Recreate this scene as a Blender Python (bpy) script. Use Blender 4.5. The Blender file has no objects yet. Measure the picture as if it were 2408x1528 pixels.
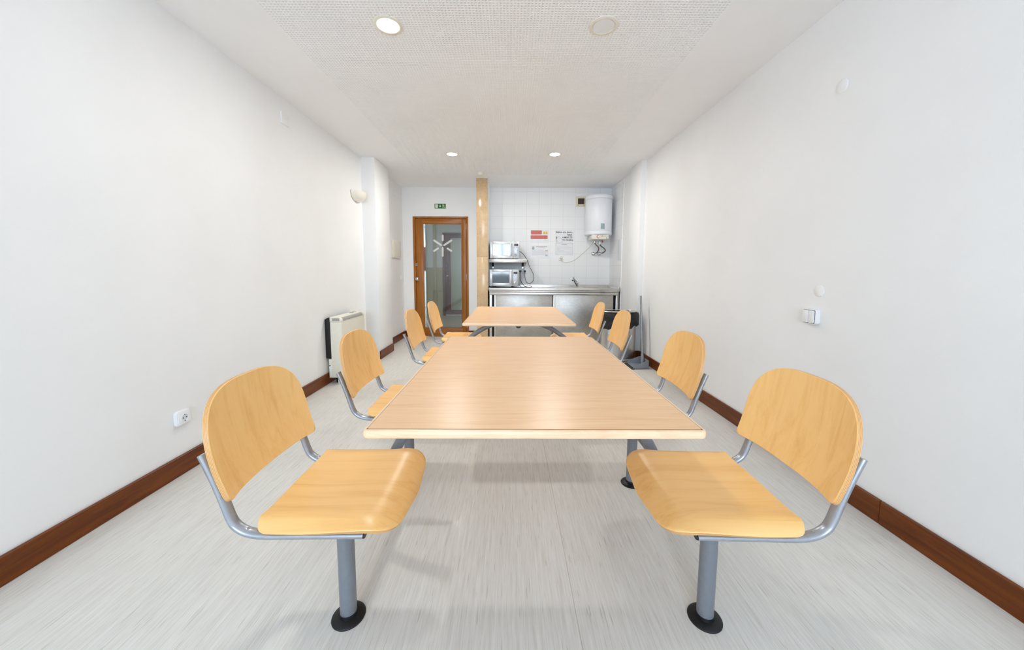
import bpy, bmesh, math, random
import numpy as np
from mathutils import Vector, Matrix

random.seed(7)
SC = bpy.context.scene
COL = SC.collection
PI = math.pi

# ------------------------------------------------------------------ camera
F_PX, PITCH, YAW, ROLL, CAM_H = 837.0202, 0.0934, 0.0049, 0.0041, 1.1161
cy_, sy_, cp_, sp_ = math.cos(YAW), math.sin(YAW), math.cos(PITCH), math.sin(PITCH)
fwd = Vector((sy_*cp_, cy_*cp_, -sp_))
right0 = Vector((cy_, -sy_, 0))
up0 = right0.cross(fwd)
rt = right0*math.cos(ROLL) + up0*math.sin(ROLL)
up = up0*math.cos(ROLL) - right0*math.sin(ROLL)
cam_data = bpy.data.cameras.new('camera')
cam = bpy.data.objects.new('camera', cam_data)
COL.objects.link(cam)
m3 = Matrix((rt, up, -fwd)).transposed()
cam.matrix_world = Matrix.Translation((0, 0, CAM_H)) @ m3.to_4x4()
cam_data.sensor_width = 36.0
cam_data.lens = F_PX/2408*36.0
cam_data.shift_y = -48.97/2408      # the photo's optical centre sits above the middle of the frame
cam_data.clip_start = 0.02
SC.camera = cam

# ------------------------------------------------------------------ view / world / daylight
vs = SC.view_settings
vs.view_transform = 'Standard'
vs.look = 'None'
vs.gamma = 1.0
vs.use_curve_mapping = False
vs.exposure = 0.08
SC.cycles.max_bounces = 14
SC.cycles.diffuse_bounces = 8
SC.cycles.glossy_bounces = 5
SC.cycles.transmission_bounces = 6
SC.cycles.sample_clamp_indirect = 6.0
SC.cycles.caustics_reflective = False
SC.cycles.caustics_refractive = False

world = bpy.data.worlds.new('sky')
SC.world = world
world.use_nodes = True
wn = world.node_tree.nodes
bg = wn['Background']
bg.inputs[0].default_value = (0.67, 0.82, 1.0, 1)
bg.inputs[1].default_value = 16.5

H = 2.4642          # ceiling height
XL, XR = -1.800, 1.6578
YB = 5.955          # back wall
YF = -3.40          # window wall behind the camera
WIN = (-1.15, 0.48, 0.95, 2.40)   # the window opening x0 x1 z0 z1

pl = bpy.data.lights.new('daylight_portal', 'AREA')
pl.shape = 'RECTANGLE'
pl.size, pl.size_y = WIN[1]-WIN[0], WIN[3]-WIN[2]
pl.cycles.is_portal = True
po = bpy.data.objects.new('daylight_portal', pl)
COL.objects.link(po)
po.location = ((WIN[0]+WIN[1])/2, YF-0.02, (WIN[2]+WIN[3])/2)
po.rotation_euler = (PI/2, 0, 0)
DOWNLIGHT_W = 12.5
CORRIDOR_W = 30.0

# ------------------------------------------------------------------ materials
def lin(c):
    return tuple(((v/255)/12.92 if v/255 <= 0.04045 else ((v/255+0.055)/1.055)**2.4) for v in c) + (1,)

class NT:
    """small node helper"""
    def __init__(s, name):
        s.m = bpy.data.materials.new(name); s.m.use_nodes = True
        s.t = s.m.node_tree; s.b = s.t.nodes['Principled BSDF']
    def n(s, typ, **kw):
        nd = s.t.nodes.new(typ)
        for k, v in kw.items(): setattr(nd, k, v)
        return nd
    def l(s, a, b): s.t.links.new(a, b)
    def math(s, op, a, b=None, c=None):
        nd = s.n('ShaderNodeMath', operation=op)
        for i, v in enumerate((a, b, c)):
            if v is None: continue
            if isinstance(v, (int, float)): nd.inputs[i].default_value = v
            else: s.l(v, nd.inputs[i])
        return nd.outputs[0]
    def coords(s, kind='Object', scale=(1, 1, 1), rot=(0, 0, 0), loc=(0, 0, 0)):
        tc = s.n('ShaderNodeTexCoord'); mp = s.n('ShaderNodeMapping')
        s.l(tc.outputs[kind], mp.inputs[0])
        mp.inputs['Scale'].default_value = scale; mp.inputs['Rotation'].default_value = rot
        mp.inputs['Location'].default_value = loc
        return mp.outputs[0]
    def noise(s, vec, scale, detail=4, rough=0.55, dist=0.0):
        nd = s.n('ShaderNodeTexNoise'); s.l(vec, nd.inputs['Vector'])
        nd.inputs['Scale'].default_value = scale; nd.inputs['Detail'].default_value = detail
        nd.inputs['Roughness'].default_value = rough; nd.inputs['Distortion'].default_value = dist
        return nd.outputs[0]
    def ramp(s, fac, stops):
        nd = s.n('ShaderNodeValToRGB'); s.l(fac, nd.inputs[0])
        e = nd.color_ramp.elements
        while len(e) > 1: e.remove(e[-1])
        e[0].position, e[0].color = stops[0]
        for p, c in stops[1:]:
            x = e.new(p); x.color = c
        return nd.outputs[0]
    def mix(s, fac, a, b, mode='MIX'):
        nd = s.n('ShaderNodeMix', data_type='RGBA', blend_type=mode)
        for i, v in ((0, fac), (6, a), (7, b)):
            if isinstance(v, (int, float)): nd.inputs[i].default_value = v
            elif isinstance(v, tuple): nd.inputs[i].default_value = v
            else: s.l(v, nd.inputs[i])
        return nd.outputs[2]
    def bump(s, h, strength=0.1, dist=0.01):
        nd = s.n('ShaderNodeBump'); s.l(h, nd.inputs['Height'])
        nd.inputs['Strength'].default_value = strength; nd.inputs['Distance'].default_value = dist
        s.l(nd.outputs[0], s.b.inputs['Normal'])
    def set(s, color=None, rough=None, metal=None, spec=None):
        if color is not None:
            if isinstance(color, tuple): s.b.inputs['Base Color'].default_value = color
            else: s.l(color, s.b.inputs['Base Color'])
        if rough is not None:
            if isinstance(rough, (int, float)): s.b.inputs['Roughness'].default_value = rough
            else: s.l(rough, s.b.inputs['Roughness'])
        if metal is not None: s.b.inputs['Metallic'].default_value = metal
        if spec is not None: s.b.inputs['Specular IOR Level'].default_value = spec
        return s.m

def plain(name, rgb, rough=0.5, metal=0.0, spec=0.5, var=0.04, scale=30):
    k = NT(name)
    v = k.noise(k.coords(), scale, 3)
    c = lin(rgb)
    d = tuple(x*(1-var) for x in c[:3])+(1,)
    return k.set(k.ramp(v, [(0.35, d), (0.65, c)]), rough, metal, spec)

def wall_mat(name, rgb, bump=0.06):
    k = NT(name)
    v = k.coords()
    n1 = k.noise(v, 1.7, 4); n2 = k.noise(v, 140, 3)
    c = lin(rgb); d = tuple(x*0.965 for x in c[:3])+(1,)
    k.bump(n2, bump, 0.002)
    return k.set(k.ramp(n1, [(0.3, d), (0.6, c)]), 0.55, 0, 0.3)

def wood_mat(name, light, mid, dark, stretch, scale, rough=0.3, contrast=(0.3, 0.5, 0.72), rot=(0, 0, 0), flames=0.0, coat=0.0, spec=0.5):
    k = NT(name)
    oi = k.n('ShaderNodeObjectInfo')
    off = k.n('ShaderNodeVectorMath', operation='SCALE')
    rnd = k.n('ShaderNodeCombineXYZ')
    for i in range(3): k.l(oi.outputs['Random'], rnd.inputs[i])
    k.l(rnd.outputs[0], off.inputs[0]); off.inputs['Scale'].default_value = 3.7
    v0 = k.coords('Object', stretch, rot)
    ad = k.n('ShaderNodeVectorMath', operation='ADD'); k.l(v0, ad.inputs[0]); k.l(off.outputs[0], ad.inputs[1])
    v = ad.outputs[0]
    n1 = k.noise(v, scale, 6, 0.6, 0.6 + flames)
    n2 = k.noise(v, scale*7, 3, 0.6)
    s = k.math('ADD', k.math('MULTIPLY', n1, 0.82), k.math('MULTIPLY', n2, 0.18))
    col = k.ramp(s, [(contrast[0], lin(dark)), (contrast[1], lin(mid)), (contrast[2], lin(light))])
    k.bump(n2, 0.03, 0.002)
    k.set(col, rough, 0, spec)
    if coat:
        k.b.inputs['Coat Weight'].default_value = coat; k.b.inputs['Coat Roughness'].default_value = 0.12
    return k.m

def steel_mat(name, base=(0.64, 0.615, 0.58), rough=0.3, stretch=(1, 1, 60), amt=0.12, swirl=0.0):
    k = NT(name)
    n = k.noise(k.coords('Object', stretch), 9, 4, 0.6)
    n2 = k.noise(k.coords(), 3.0, 5, 0.6, swirl*1.5)
    n3 = k.noise(k.coords('Object', (5, 5, 26), (0, 0.7, 0)), 2.0, 5, 0.65, swirl*2)
    rr = k.math('ADD', k.math('MULTIPLY', n, amt), k.math('ADD', k.math('MULTIPLY', n2, 0.16), rough-amt/2-0.08))
    if swirl:
        m = k.math('ADD', k.math('MULTIPLY', n2, 0.5), k.math('MULTIPLY', n3, 0.5))
        lo = tuple(x*0.78 for x in base)+(1,); hi = tuple(min(1, x*1.12) for x in base)+(1,)
        k.set(k.ramp(m, [(0.36, lo), (0.62, hi)]), rr, 1.0)
    else:
        k.set(base+(1,), rr, 1.0)
    return k.m

M = {}
M['wall'] = wall_mat('white_wall_paint', (240, 240, 239.6))
M['ceil'] = wall_mat('ceiling_paint', (247, 247, 247))
M['perf'] = wall_mat('perforated_board_paint', (249, 249, 249), 0.02)
M['fleece'] = plain('grey_acoustic_fleece', (186, 185, 182), 0.9)
M['plastic_white'] = plain('white_plastic', (238, 239, 240), 0.28, 0, 0.5, 0.01)
M['plastic_cream'] = plain('cream_plastic', (232, 228, 214), 0.35, 0, 0.5, 0.02)
M['plastic_ivory'] = plain('ivory_plastic', (226, 216, 188), 0.4, 0, 0.5, 0.03)
M['enamel'] = plain('white_enamel', (236, 238, 243), 0.30, 0, 0.5, 0.01)
M['ceramic'] = plain('cream_ceramic', (238, 233, 222), 0.18, 0, 0.5, 0.01)
M['black'] = plain('black_plastic', (14, 14, 17), 0.35, 0, 0.5, 0.1)
M['rubber'] = plain('black_rubber', (17, 18, 22), 0.45, 0, 0.4, 0.1)
M['dark'] = plain('dark_gap', (24, 24, 28), 0.6)
M['alu'] = plain('silver_painted_tube', (172, 175, 181), 0.30, 0.6, 0.5, 0.08, 60)
M['greytube'] = plain('grey_painted_tube', (134, 138, 145), 0.38, 0.30, 0.5, 0.08, 40)
M['chrome'] = plain('chrome', (205, 206, 208), 0.09, 1.0, 0.5, 0.02)
M['braid'] = plain('braided_hose', (120, 116, 108), 0.35, 0.8, 0.5, 0.3, 400)
M['steel'] = steel_mat('brushed_steel')
M['steel_dull'] = steel_mat('dull_door_steel', (0.50, 0.475, 0.44), 0.40, (1, 1, 1), 0.12, 1.0)
M['steel_v'] = steel_mat('brushed_bin_steel', (0.60, 0.58, 0.56), 0.28, (40, 40, 1), 0.1)
M['silver_face'] = plain('silver_microwave_face', (214, 216, 219), 0.25, 0.35, 0.5, 0.02)
M['silver_panel'] = plain('silver_control_panel', (190, 193, 198), 0.35, 0.4, 0.5, 0.02)
M['door_glass_mw'] = plain('dark_microwave_glass', (70, 78, 84), 0.06, 0.0, 1.0, 0.05)
M['display'] = plain('dark_display', (58, 52, 52), 0.2)
M['button'] = plain('grey_button', (150, 152, 156), 0.4)
M['socket_inner'] = plain('pale_socket_inner', (214, 222, 228), 0.4)
M['paper'] = plain('white_paper_sleeve', (238, 239, 241), 0.2, 0, 0.5, 0.01)
M['red_print'] = plain('red_print', (216, 112, 96), 0.4, 0, 0.4, 0.15, 40)
M['black_print'] = plain('black_print', (48, 48, 52), 0.5)
M['grey_print'] = plain('grey_print', (188, 190, 196), 0.5)
M['pink_print'] = plain('pink_print', (206, 130, 138), 0.5)
M['green_print'] = plain('green_print', (90, 165, 125), 0.5)
M['yellow_print'] = plain('yellow_print', (232, 222, 160), 0.5)
M['orange_print'] = plain('orange_print', (232, 180, 110), 0.5)
M['red_dot'] = plain('red_mark', (205, 50, 35), 0.4)
M['sign_green'] = plain('sign_green', (0, 98, 32), 0.4, 0, 0.4, 0.05)
M['sign_white'] = plain('sign_luminous_white', (226, 230, 205), 0.5)
M['label_grey'] = plain('grey_blue_label', (165, 182, 190), 0.4, 0, 0.5, 0.25, 150)
M['grille'] = plain('dark_fan_grille', (96, 82, 68), 0.6, 0, 0.3, 0.2, 120)
M['vent_grey'] = plain('grey_heater_grille', (176, 174, 166), 0.5, 0.1, 0.4, 0.25, 90)
M['pan_grey'] = plain('grey_pan_plastic', (140, 148, 156), 0.35, 0, 0.5, 0.05)
M['pole_grey'] = plain('grey_pole', (150, 152, 154), 0.3, 0.7, 0.5, 0.05)
M['film'] = plain('frosted_logo_film', (216, 216, 212), 0.6, 0, 0.3, 0.02)
M['tan_dado'] = plain('tan_dado', (176, 168, 146), 0.5)
M['corr_wall'] = wall_mat('corridor_wall_paint', (206, 210, 210))
M['maroon'] = wood_mat('maroon_varnished_wood', (108, 60, 58), (92, 48, 48), (70, 34, 36), (12, 12, 1), 3)
M['maroon_band'] = plain('maroon_paint', (92, 40, 44), 0.5)
M['green_glass'] = plain('frosted_green_glass', (168, 170, 154), 0.3)
M['frame_white'] = plain('window_frame_white', (235, 236, 238), 0.4)
M['steel_stripe'] = plain('door_kick_strip', (220, 222, 224), 0.25, 0.6)
M['beech'] = wood_mat('beech_veneer', (226, 172, 104), (218, 160, 90), (200, 140, 74), (1.0, 1.0, 1.0), 1, 0.26)
def beech(name, axis, cols):
    st = {'x': (0.6, 13, 13), 'z': (13, 13, 0.6)}[axis]
    return wood_mat(name, cols[0], cols[1], cols[2], st, 2.2, 0.32, (0.28, 0.50, 0.76), flames=0.35)
BCOL = ((250, 205, 138), (246, 197, 126), (234, 180, 108))
M['beech_seat'] = beech('beech_veneer_seat', 'x', BCOL)
M['beech_back'] = beech('beech_veneer_back', 'z', BCOL)
M['laminate'] = wood_mat('beech_laminate', (240, 200, 156), (235, 190, 143), (224, 174, 124), (1.3, 22, 10), 3.2, 0.33, (0.30, 0.5, 0.72), flames=0.5)
M['edge_wood'] = wood_mat('solid_beech_edge', (247, 219, 184), (243, 208, 170), (232, 188, 146), (3, 3, 20), 2.0, 0.28)
M['brown_wood'] = wood_mat('dark_brown_varnished_wood', (126, 66, 12), (104, 50, 5), (72, 30, 1), (16, 1.1, 16), 2.2, 0.34, spec=0.3)
M['door_wood'] = wood_mat('orange_brown_door_wood', (176, 113, 46), (158, 96, 32), (132, 74, 20), (18, 18, 1.2), 2.0, 0.32, spec=0.35)
M['door_wood_h'] = wood_mat('orange_brown_rail_wood', (176, 113, 46), (158, 96, 32), (132, 74, 20), (1.2, 18, 18), 2.0, 0.32, spec=0.35)

def ply_edge():
    k = NT('plywood_edge')
    at = k.n('ShaderNodeAttribute', attribute_name='ply')
    w = k.math('SINE', k.math('MULTIPLY', at.outputs['Fac'], 2*PI*4.0))
    s = k.math('ADD', k.math('MULTIPLY', w, 0.5), 0.5)
    c = k.ramp(s, [(0.1, lin((196, 140, 84))), (0.5, lin((228, 176, 114)))])
    return k.set(c, 0.4, 0, 0.4)
M['ply'] = ply_edge()

def floor_mat():
    k = NT('streaked_vinyl_floor')
    tc = k.n('ShaderNodeTexCoord')
    def vec(sx, sy):
        mp = k.n('ShaderNodeMapping'); k.l(tc.outputs['Object'], mp.inputs[0])
        mp.inputs['Scale'].default_value = (sx, sy, 1); return mp.outputs[0]
    a = k.noise(vec(95, 3.2), 1.0, 4, 0.6)
    b = k.noise(vec(260, 9), 1.0, 2, 0.5)
    c = k.noise(vec(190, 9), 1.0, 1, 0.5)
    base = k.ramp(a, [(0.22, lin((208, 204, 196))), (0.5, lin((220, 218, 212))), (0.78, lin((227, 226, 222)))])
    fine = k.ramp(b, [(0.3, lin((232, 229, 223))), (0.6, (1, 1, 1, 1))])
    x = k.mix(0.55, base, fine, 'MULTIPLY')
    fl = k.ramp(c, [(0.665, (0, 0, 0, 1)), (0.73, (1, 1, 1, 1))])
    x = k.mix(k.math('MULTIPLY', fl, 0.42), x, lin((150, 142, 132)))
    # welded seam between two vinyl sheets
    sp = k.n('ShaderNodeSeparateXYZ'); k.l(tc.outputs['Object'], sp.inputs[0])
    d = k.math('ABSOLUTE', k.math('SUBTRACT', sp.outputs[0], 0.219))
    seam = k.math('LESS_THAN', d, 0.0013)
    x = k.mix(k.math('MULTIPLY', seam, 0.55), x, lin((150, 147, 142)))
    rg = k.math('ADD', k.math('MULTIPLY', a, 0.16), 0.30)
    k.bump(b, 0.03, 0.001)
    return k.set(x, rg, 0, 0.35)
M['floor'] = floor_mat()

def tile_mat(name, axis, origin):
    k = NT(name)
    g = k.n('ShaderNodeNewGeometry')
    sp = k.n('ShaderNodeSeparateXYZ'); k.l(g.outputs['Position'], sp.inputs[0])
    def line(o, off):
        f = k.math('FRACT', k.math('DIVIDE', k.math('SUBTRACT', o, off-4.0), 0.2))
        e = k.math('ABSOLUTE', k.math('SUBTRACT', f, 0.5))      # 0.5 at the joint
        return e
    e = k.math('MAXIMUM', line(sp.outputs[axis], origin), line(sp.outputs[2], 0.003))
    joint = k.ramp(e, [(0.486, (0, 0, 0, 1)), (0.494, (1, 1, 1, 1))])
    c = k.mix(joint, lin((242, 243, 243)), lin((224, 223, 221)))
    inv = k.math('SUBTRACT', 1.0, joint)
    k.bump(inv, 0.15, 0.0015)
    return k.set(c, k.math('ADD', k.math('MULTIPLY', joint, 0.3), 0.42), 0, 0.4)
M['tile_back'] = tile_mat('white_glazed_tiles_back', 0, -0.336)
M['tile_side'] = tile_mat('white_glazed_tiles_side', 1, 5.955)

def stone_mat():
    k = NT('beige_limestone')
    v = k.coords()
    a = k.noise(v, 5, 6, 0.65); b = k.noise(v, 60, 3, 0.6)
    s = k.math('ADD', k.math('MULTIPLY', a, 0.7), k.math('MULTIPLY', b, 0.3))
    c = k.ramp(s, [(0.3, lin((176, 146, 110))), (0.5, lin((196, 168, 132))), (0.7, lin((206, 181, 147)))])
    return k.set(c, 0.15, 0, 0.35)
M['stone'] = stone_mat()

def bag_mat():
    k = NT('black_bin_bag_film')
    n = k.noise(k.coords(), 22, 4, 0.6, 0.8)
    k.bump(n, 0.9, 0.03)
    return k.set(lin((13, 13, 15)), 0.3, 0, 0.5)
M['bag'] = bag_mat()

def glass_mat():
    k = NT('clear_door_glass')
    t = k.t
    out = t.nodes['Material Output']
    tr = k.n('ShaderNodeBsdfTransparent'); tr.inputs[0].default_value = (0.80, 0.83, 0.82, 1)
    gl = k.n('ShaderNodeBsdfGlossy'); gl.inputs['Roughness'].default_value = 0.02
    fr = k.n('ShaderNodeFresnel'); fr.inputs[0].default_value = 1.5
    mx = k.n('ShaderNodeMixShader')
    k.l(k.math('MULTIPLY', fr.outputs[0], 1.8), mx.inputs[0]); k.l(tr.outputs[0], mx.inputs[1]); k.l(gl.outputs[0], mx.inputs[2])
    k.l(mx.outputs[0], out.inputs[0])
    return k.m
M['glass'] = glass_mat()

def emit_mat(name, rgb, strength):
    k = NT(name)
    k.set(lin(rgb), 0.4)
    k.b.inputs['Emission Color'].default_value = lin(rgb)
    k.b.inputs['Emission Strength'].default_value = strength
    return k.m
M['lit'] = emit_mat('lit_diffuser', (255, 250, 240), 6.0)

# ------------------------------------------------------------------ mesh helpers
class MB:
    def __init__(s):
        s.v = []; s.f = []; s.mi = []; s.cur = 0; s.attr = []
    def add(s, vs, fs, mi=None, attr=None):
        o = len(s.v); s.v += [tuple(p) for p in vs]
        s.attr += (list(attr) if attr is not None else [0.0]*len(vs))
        s.f += [tuple(i+o for i in f) for f in fs]
        s.mi += [s.cur if mi is None else mi]*len(fs)
        return s
    def box(s, x0, x1, y0, y1, z0, z1, bev=0.0, seg=2):
        x0, x1 = sorted((x0, x1)); y0, y1 = sorted((y0, y1)); z0, z1 = sorted((z0, z1))
        bm = bmesh.new()
        bmesh.ops.create_cube(bm, size=1.0)
        for v in bm.verts:
            v.co = ((x0+x1)/2+v.co.x*(x1-x0), (y0+y1)/2+v.co.y*(y1-y0), (z0+z1)/2+v.co.z*(z1-z0))
        if bev > 0:
            b = min(bev, 0.49*min(x1-x0, y1-y0, z1-z0))
            bmesh.ops.bevel(bm, geom=bm.edges[:], offset=b, segments=seg, affect='EDGES', profile=0.5)
        return s.bm(bm)
    def bm(s, bm):
        bm.verts.index_update()
        s.add([v.co[:] for v in bm.verts], [[v.index for v in f.verts] for f in bm.faces])
        bm.free(); return s
    def prism(s, poly, axis, lo, hi, bev=0.0):
        """poly: 2-D outline in the two axes other than `axis` (order: x,y,z without it)"""
        def P(a, b, c): return {'x': (c, a, b), 'y': (a, c, b), 'z': (a, b, c)}[axis]
        bm = bmesh.new()
        lo_v = [bm.verts.new(P(a, b, lo)) for a, b in poly]
        hi_v = [bm.verts.new(P(a, b, hi)) for a, b in poly]
        n = len(poly)
        bm.faces.new(lo_v); bm.faces.new(hi_v)
        for i in range(n): bm.faces.new((lo_v[i], lo_v[(i+1) % n], hi_v[(i+1) % n], hi_v[i]))
        bmesh.ops.recalc_face_normals(bm, faces=bm.faces[:])
        if bev > 0:
            caps = [e for e in bm.edges if (e.verts[0] in lo_v) == (e.verts[1] in lo_v)]
            bmesh.ops.bevel(bm, geom=caps, offset=bev, segments=2, affect='EDGES', profile=0.5)
        return s.bm(bm)
    def tube(s, pts, rx, ry=None, seg=14, caps=True, side=None, radii=None):
        """sweep an ellipse along pts; `side` is the fixed direction of the rx axis"""
        ry = rx if ry is None else ry
        P = [Vector(p) for p in pts]; n = len(P)
        T = []
        for i in range(n):
            t = P[min(i+1, n-1)]-P[max(i-1, 0)]; T.append(t.normalized())
        if side is None:
            a = Vector((0, 0, 1)) if abs(T[0].z) < 0.9 else Vector((1, 0, 0))
            nrm = (a - T[0]*a.dot(T[0])).normalized()
        vs = []
        for i in range(n):
            if side is not None:
                sd = Vector(side); sd = (sd - T[i]*sd.dot(T[i])).normalized()
                n1, n2 = sd, T[i].cross(sd)
            else:
                nrm = (nrm - T[i]*nrm.dot(T[i])).normalized()
                n1, n2 = nrm, T[i].cross(nrm)
            k = radii[i] if radii else 1.0
            for j in range(seg):
                th = 2*PI*j/seg
                vs.append(P[i] + n1*(rx*k*math.cos(th)) + n2*(ry*k*math.sin(th)))
        fs = []
        for i in range(n-1):
            for j in range(seg):
                a, b = i*seg+j, i*seg+(j+1) % seg
                fs.append((a, b, b+seg, a+seg))
        if caps:
            fs.append(tuple(reversed(range(seg)))); fs.append(tuple(range((n-1)*seg, n*seg)))
        return s.add(vs, fs)
    def cyl(s, p0, p1, r, seg=24): return s.tube([p0, p1], r, seg=seg)
    def lathe(s, prof, c=(0, 0, 0), axis='z', seg=32, sx=1.0, sy=1.0):
        """prof: (radius, height) pairs along `axis` from centre c; axis '-y' points out of a wall facing -y"""
        vs = []; n = len(prof)
        for r, h in prof:
            for j in range(seg):
                th = 2*PI*j/seg; a, b = r*sx*math.cos(th), r*sy*math.sin(th)
                vs.append({'z': (c[0]+a, c[1]+b, c[2]+h), '-y': (c[0]+a, c[1]-h, c[2]+b),
                           'x': (c[0]+h, c[1]+a, c[2]+b), '-x': (c[0]-h, c[1]-a, c[2]+b)}[axis])
        fs = []
        for i in range(n-1):
            for j in range(seg):
                a, b = i*seg+j, i*seg+(j+1) % seg
                fs.append((a, b, b+seg, a+seg))
        fs.append(tuple(reversed(range(seg)))); fs.append(tuple(range((n-1)*seg, n*seg)))
        return s.add(vs, fs)
    def build(s, name, mats, parent=None, smooth=True, angle=35, origin=None):
        me = bpy.data.meshes.new(name)
        if parent is not None: o = parent.matrix_world.translation.copy() if False else Vector(parent.get('_w', (0, 0, 0)))
        elif origin is not None: o = Vector(origin)
        else:
            a = np.array(s.v); lo, hi = a.min(0), a.max(0)
            o = Vector(((lo[0]+hi[0])/2, (lo[1]+hi[1])/2, lo[2]))
        me.from_pydata([(x-o.x, y-o.y, z-o.z) for x, y, z in s.v], [], s.f)
        mats = mats if isinstance(mats, (list, tuple)) else [mats]
        for m_ in mats: me.materials.append(M[m_] if isinstance(m_, str) else m_)
        if len(mats) > 1: me.polygons.foreach_set('material_index', s.mi)
        bm = bmesh.new(); bm.from_mesh(me)
        bmesh.ops.recalc_face_normals(bm, faces=bm.faces[:]); bm.to_mesh(me); bm.free()
        if any(s.attr):
            at = me.attributes.new('ply', 'FLOAT', 'POINT'); at.data.foreach_set('value', s.attr)
        if smooth:
            me.polygons.foreach_set('use_smooth', [True]*len(me.polygons))
            me.set_sharp_from_angle(angle=math.radians(angle))
        me.update()
        ob = bpy.data.objects.new(name, me); COL.objects.link(ob)
        ob['_w'] = tuple(o)
        if parent is not None: ob.parent = parent
        else: ob.location = o
        return ob

def tag(o, label=None, cat=None, group=None, kind=None):
    if label: o['label'] = label
    if cat: o['category'] = cat
    if group: o['group'] = group
    if kind: o['kind'] = kind
    return o

def thing(name, loc, label, cat, group=None):
    e = bpy.data.objects.new(name, None); COL.objects.link(e)
    e.location = loc; e['_w'] = tuple(loc); e.empty_display_size = 0.1
    return tag(e, label, cat, group)

def struct(name, mb, mats, parent=None, **kw):
    o = mb.build(name, mats, parent, **kw)
    if parent is None: o['kind'] = 'structure'
    return o

def dup(root, loc, label):
    """copy of a thing with its parts and their sub-parts"""
    r = root.copy(); COL.objects.link(r); r.location = loc; r['label'] = label
    for ch in list(root.children):
        c = ch.copy(); COL.objects.link(c); c.parent = r
        for g in ch.children:
            d = g.copy(); COL.objects.link(d); d.parent = c
    return r

def rrect(x0, x1, y0, y1, r, n=5):
    pts = []
    for cx, cy, a in ((x1-r, y1-r, 0), (x0+r, y1-r, PI/2), (x0+r, y0+r, PI), (x1-r, y0+r, 1.5*PI)):
        for i in range(n+1):
            th = a+PI/2*i/n; pts.append((cx+r*math.cos(th), cy+r*math.sin(th)))
    return pts

def spline(pts, sub=8):
    P = [Vector(p) for p in pts]; out = []
    for i in range(len(P)-1):
        p0, p1, p2, p3 = P[max(i-1, 0)], P[i], P[i+1], P[min(i+2, len(P)-1)]
        for k in range(sub):
            t = k/sub
            out.append(0.5*((2*p1)+(p2-p0)*t+(2*p0-5*p1+4*p2-p3)*t*t+(3*p1-p0-3*p2+p3)*t**3))
    out.append(P[-1]); return out

def text_mesh(body, height, x, z, y, mat, name, parent, align='LEFT', bold=0.0, width=None):
    """letters standing on a wall that faces -y; height is the capital height"""
    cu = bpy.data.curves.new(name, 'FONT'); cu.body = body; cu.align_x = align
    cu.size = height/0.70; cu.offset = bold; cu.extrude = 0.0002; cu.resolution_u = 3
    tmp = bpy.data.objects.new(name+'_tmp', cu); COL.objects.link(tmp)
    bpy.context.view_layer.update()
    dg = bpy.context.evaluated_depsgraph_get()
    me = bpy.data.meshes.new_from_object(tmp.evaluated_get(dg))
    bpy.data.objects.remove(tmp)
    xs = [v.co.x for v in me.vertices]
    k = 1.0
    if width: k = width/(max(xs)-min(xs))
    o = Vector(parent['_w'])
    for v in me.vertices:
        a, b, c = v.co
        v.co = (x+a*k-o.x, y-c-o.y, z+b-o.z)
    me.materials.clear(); me.materials.append(M[mat])
    ob = bpy.data.objects.new(name, me); COL.objects.link(ob); ob.parent = parent
    ob['_w'] = tuple(o)
    return ob

# ------------------------------------------------------------------ the room
T = 0.12
PLY0, PLY1, PLX = 4.414, 4.902, -1.6355       # left pillar
PRY0, PRY1, PRX = 4.470, 4.856, 1.5950        # right pillar
XLR = -1.775                                  # left wall past the pillar
SKH = 0.107; SKT = 0.015

o = struct('floor', MB().box(XL-T, XR+T, YF-T, YB+0.0, -0.08, 0), 'floor', origin=(0, 0, 0))
o = struct('wall_left', MB().box(XL-T, XL, YF-T, PLY0+0.1, 0, H), 'wall')
struct('wall_left_recess', MB().box(XL-T, XLR, PLY0+0.1, YB+T, 0, H), 'wall')
struct('wall_left_pillar', MB().box(XL-0.03, PLX, PLY0, PLY1, 0, H, 0.004), 'wall')
struct('wall_right', MB().box(XR, XR+T, YF-T, YB+T, 0, H), 'wall')
struct('wall_right_pillar', MB().box(PRX, XR+0.03, PRY0, PRY1, 0, H, 0.004), 'wall')
struct('wall_right_tiles', MB().box(XR-0.008, XR+0.01, 5.323, YB+0.01, 0, H), 'tile_side')

# back wall with the door opening
DX0, DX1, DZ = -1.605, -0.695, 1.998
mb = MB(); mb.box(XLR-0.02, DX0, YB, YB+T, 0, H); mb.box(DX1, -0.42, YB, YB+T, 0, H); mb.box(DX0, DX1, YB, YB+T, DZ, H)
struct('wall_back', mb, 'wall')
struct('wall_kitchen', MB().box(-0.42, XR+0.02, YB, YB+T, 0, H), 'tile_back')
# partition between door and kitchen, its end faced with stone
SX0, SX1, SY = -0.499, -0.336, 5.306
part = struct('wall_partition', MB().box(SX0+0.006, SX1-0.006, SY+0.02, YB+0.02, 0, H), 'wall')
mb = MB()
mb.box(SX0, SX1, SY, SY+0.022, 0, 0.385, 0.003); mb.box(SX0, SX1, SY, SY+0.022, 0.3865, 1.322, 0.003); mb.box(SX0, SX1, SY, SY+0.022, 1.3235, H-0.012, 0.003)
tag(mb.build('stone_facing', 'stone', part), 'polished beige stone slabs')
MB().box(SX1-0.007, SX1, SY+0.022, YB, 0, H).build('side_tiles', 'tile_side', part)
MB().box(SX0+0.002, SX1-0.002, SY+0.003, SY+0.02, H-0.012, H).build('filler_strip', 'plastic_cream', part)

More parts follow.
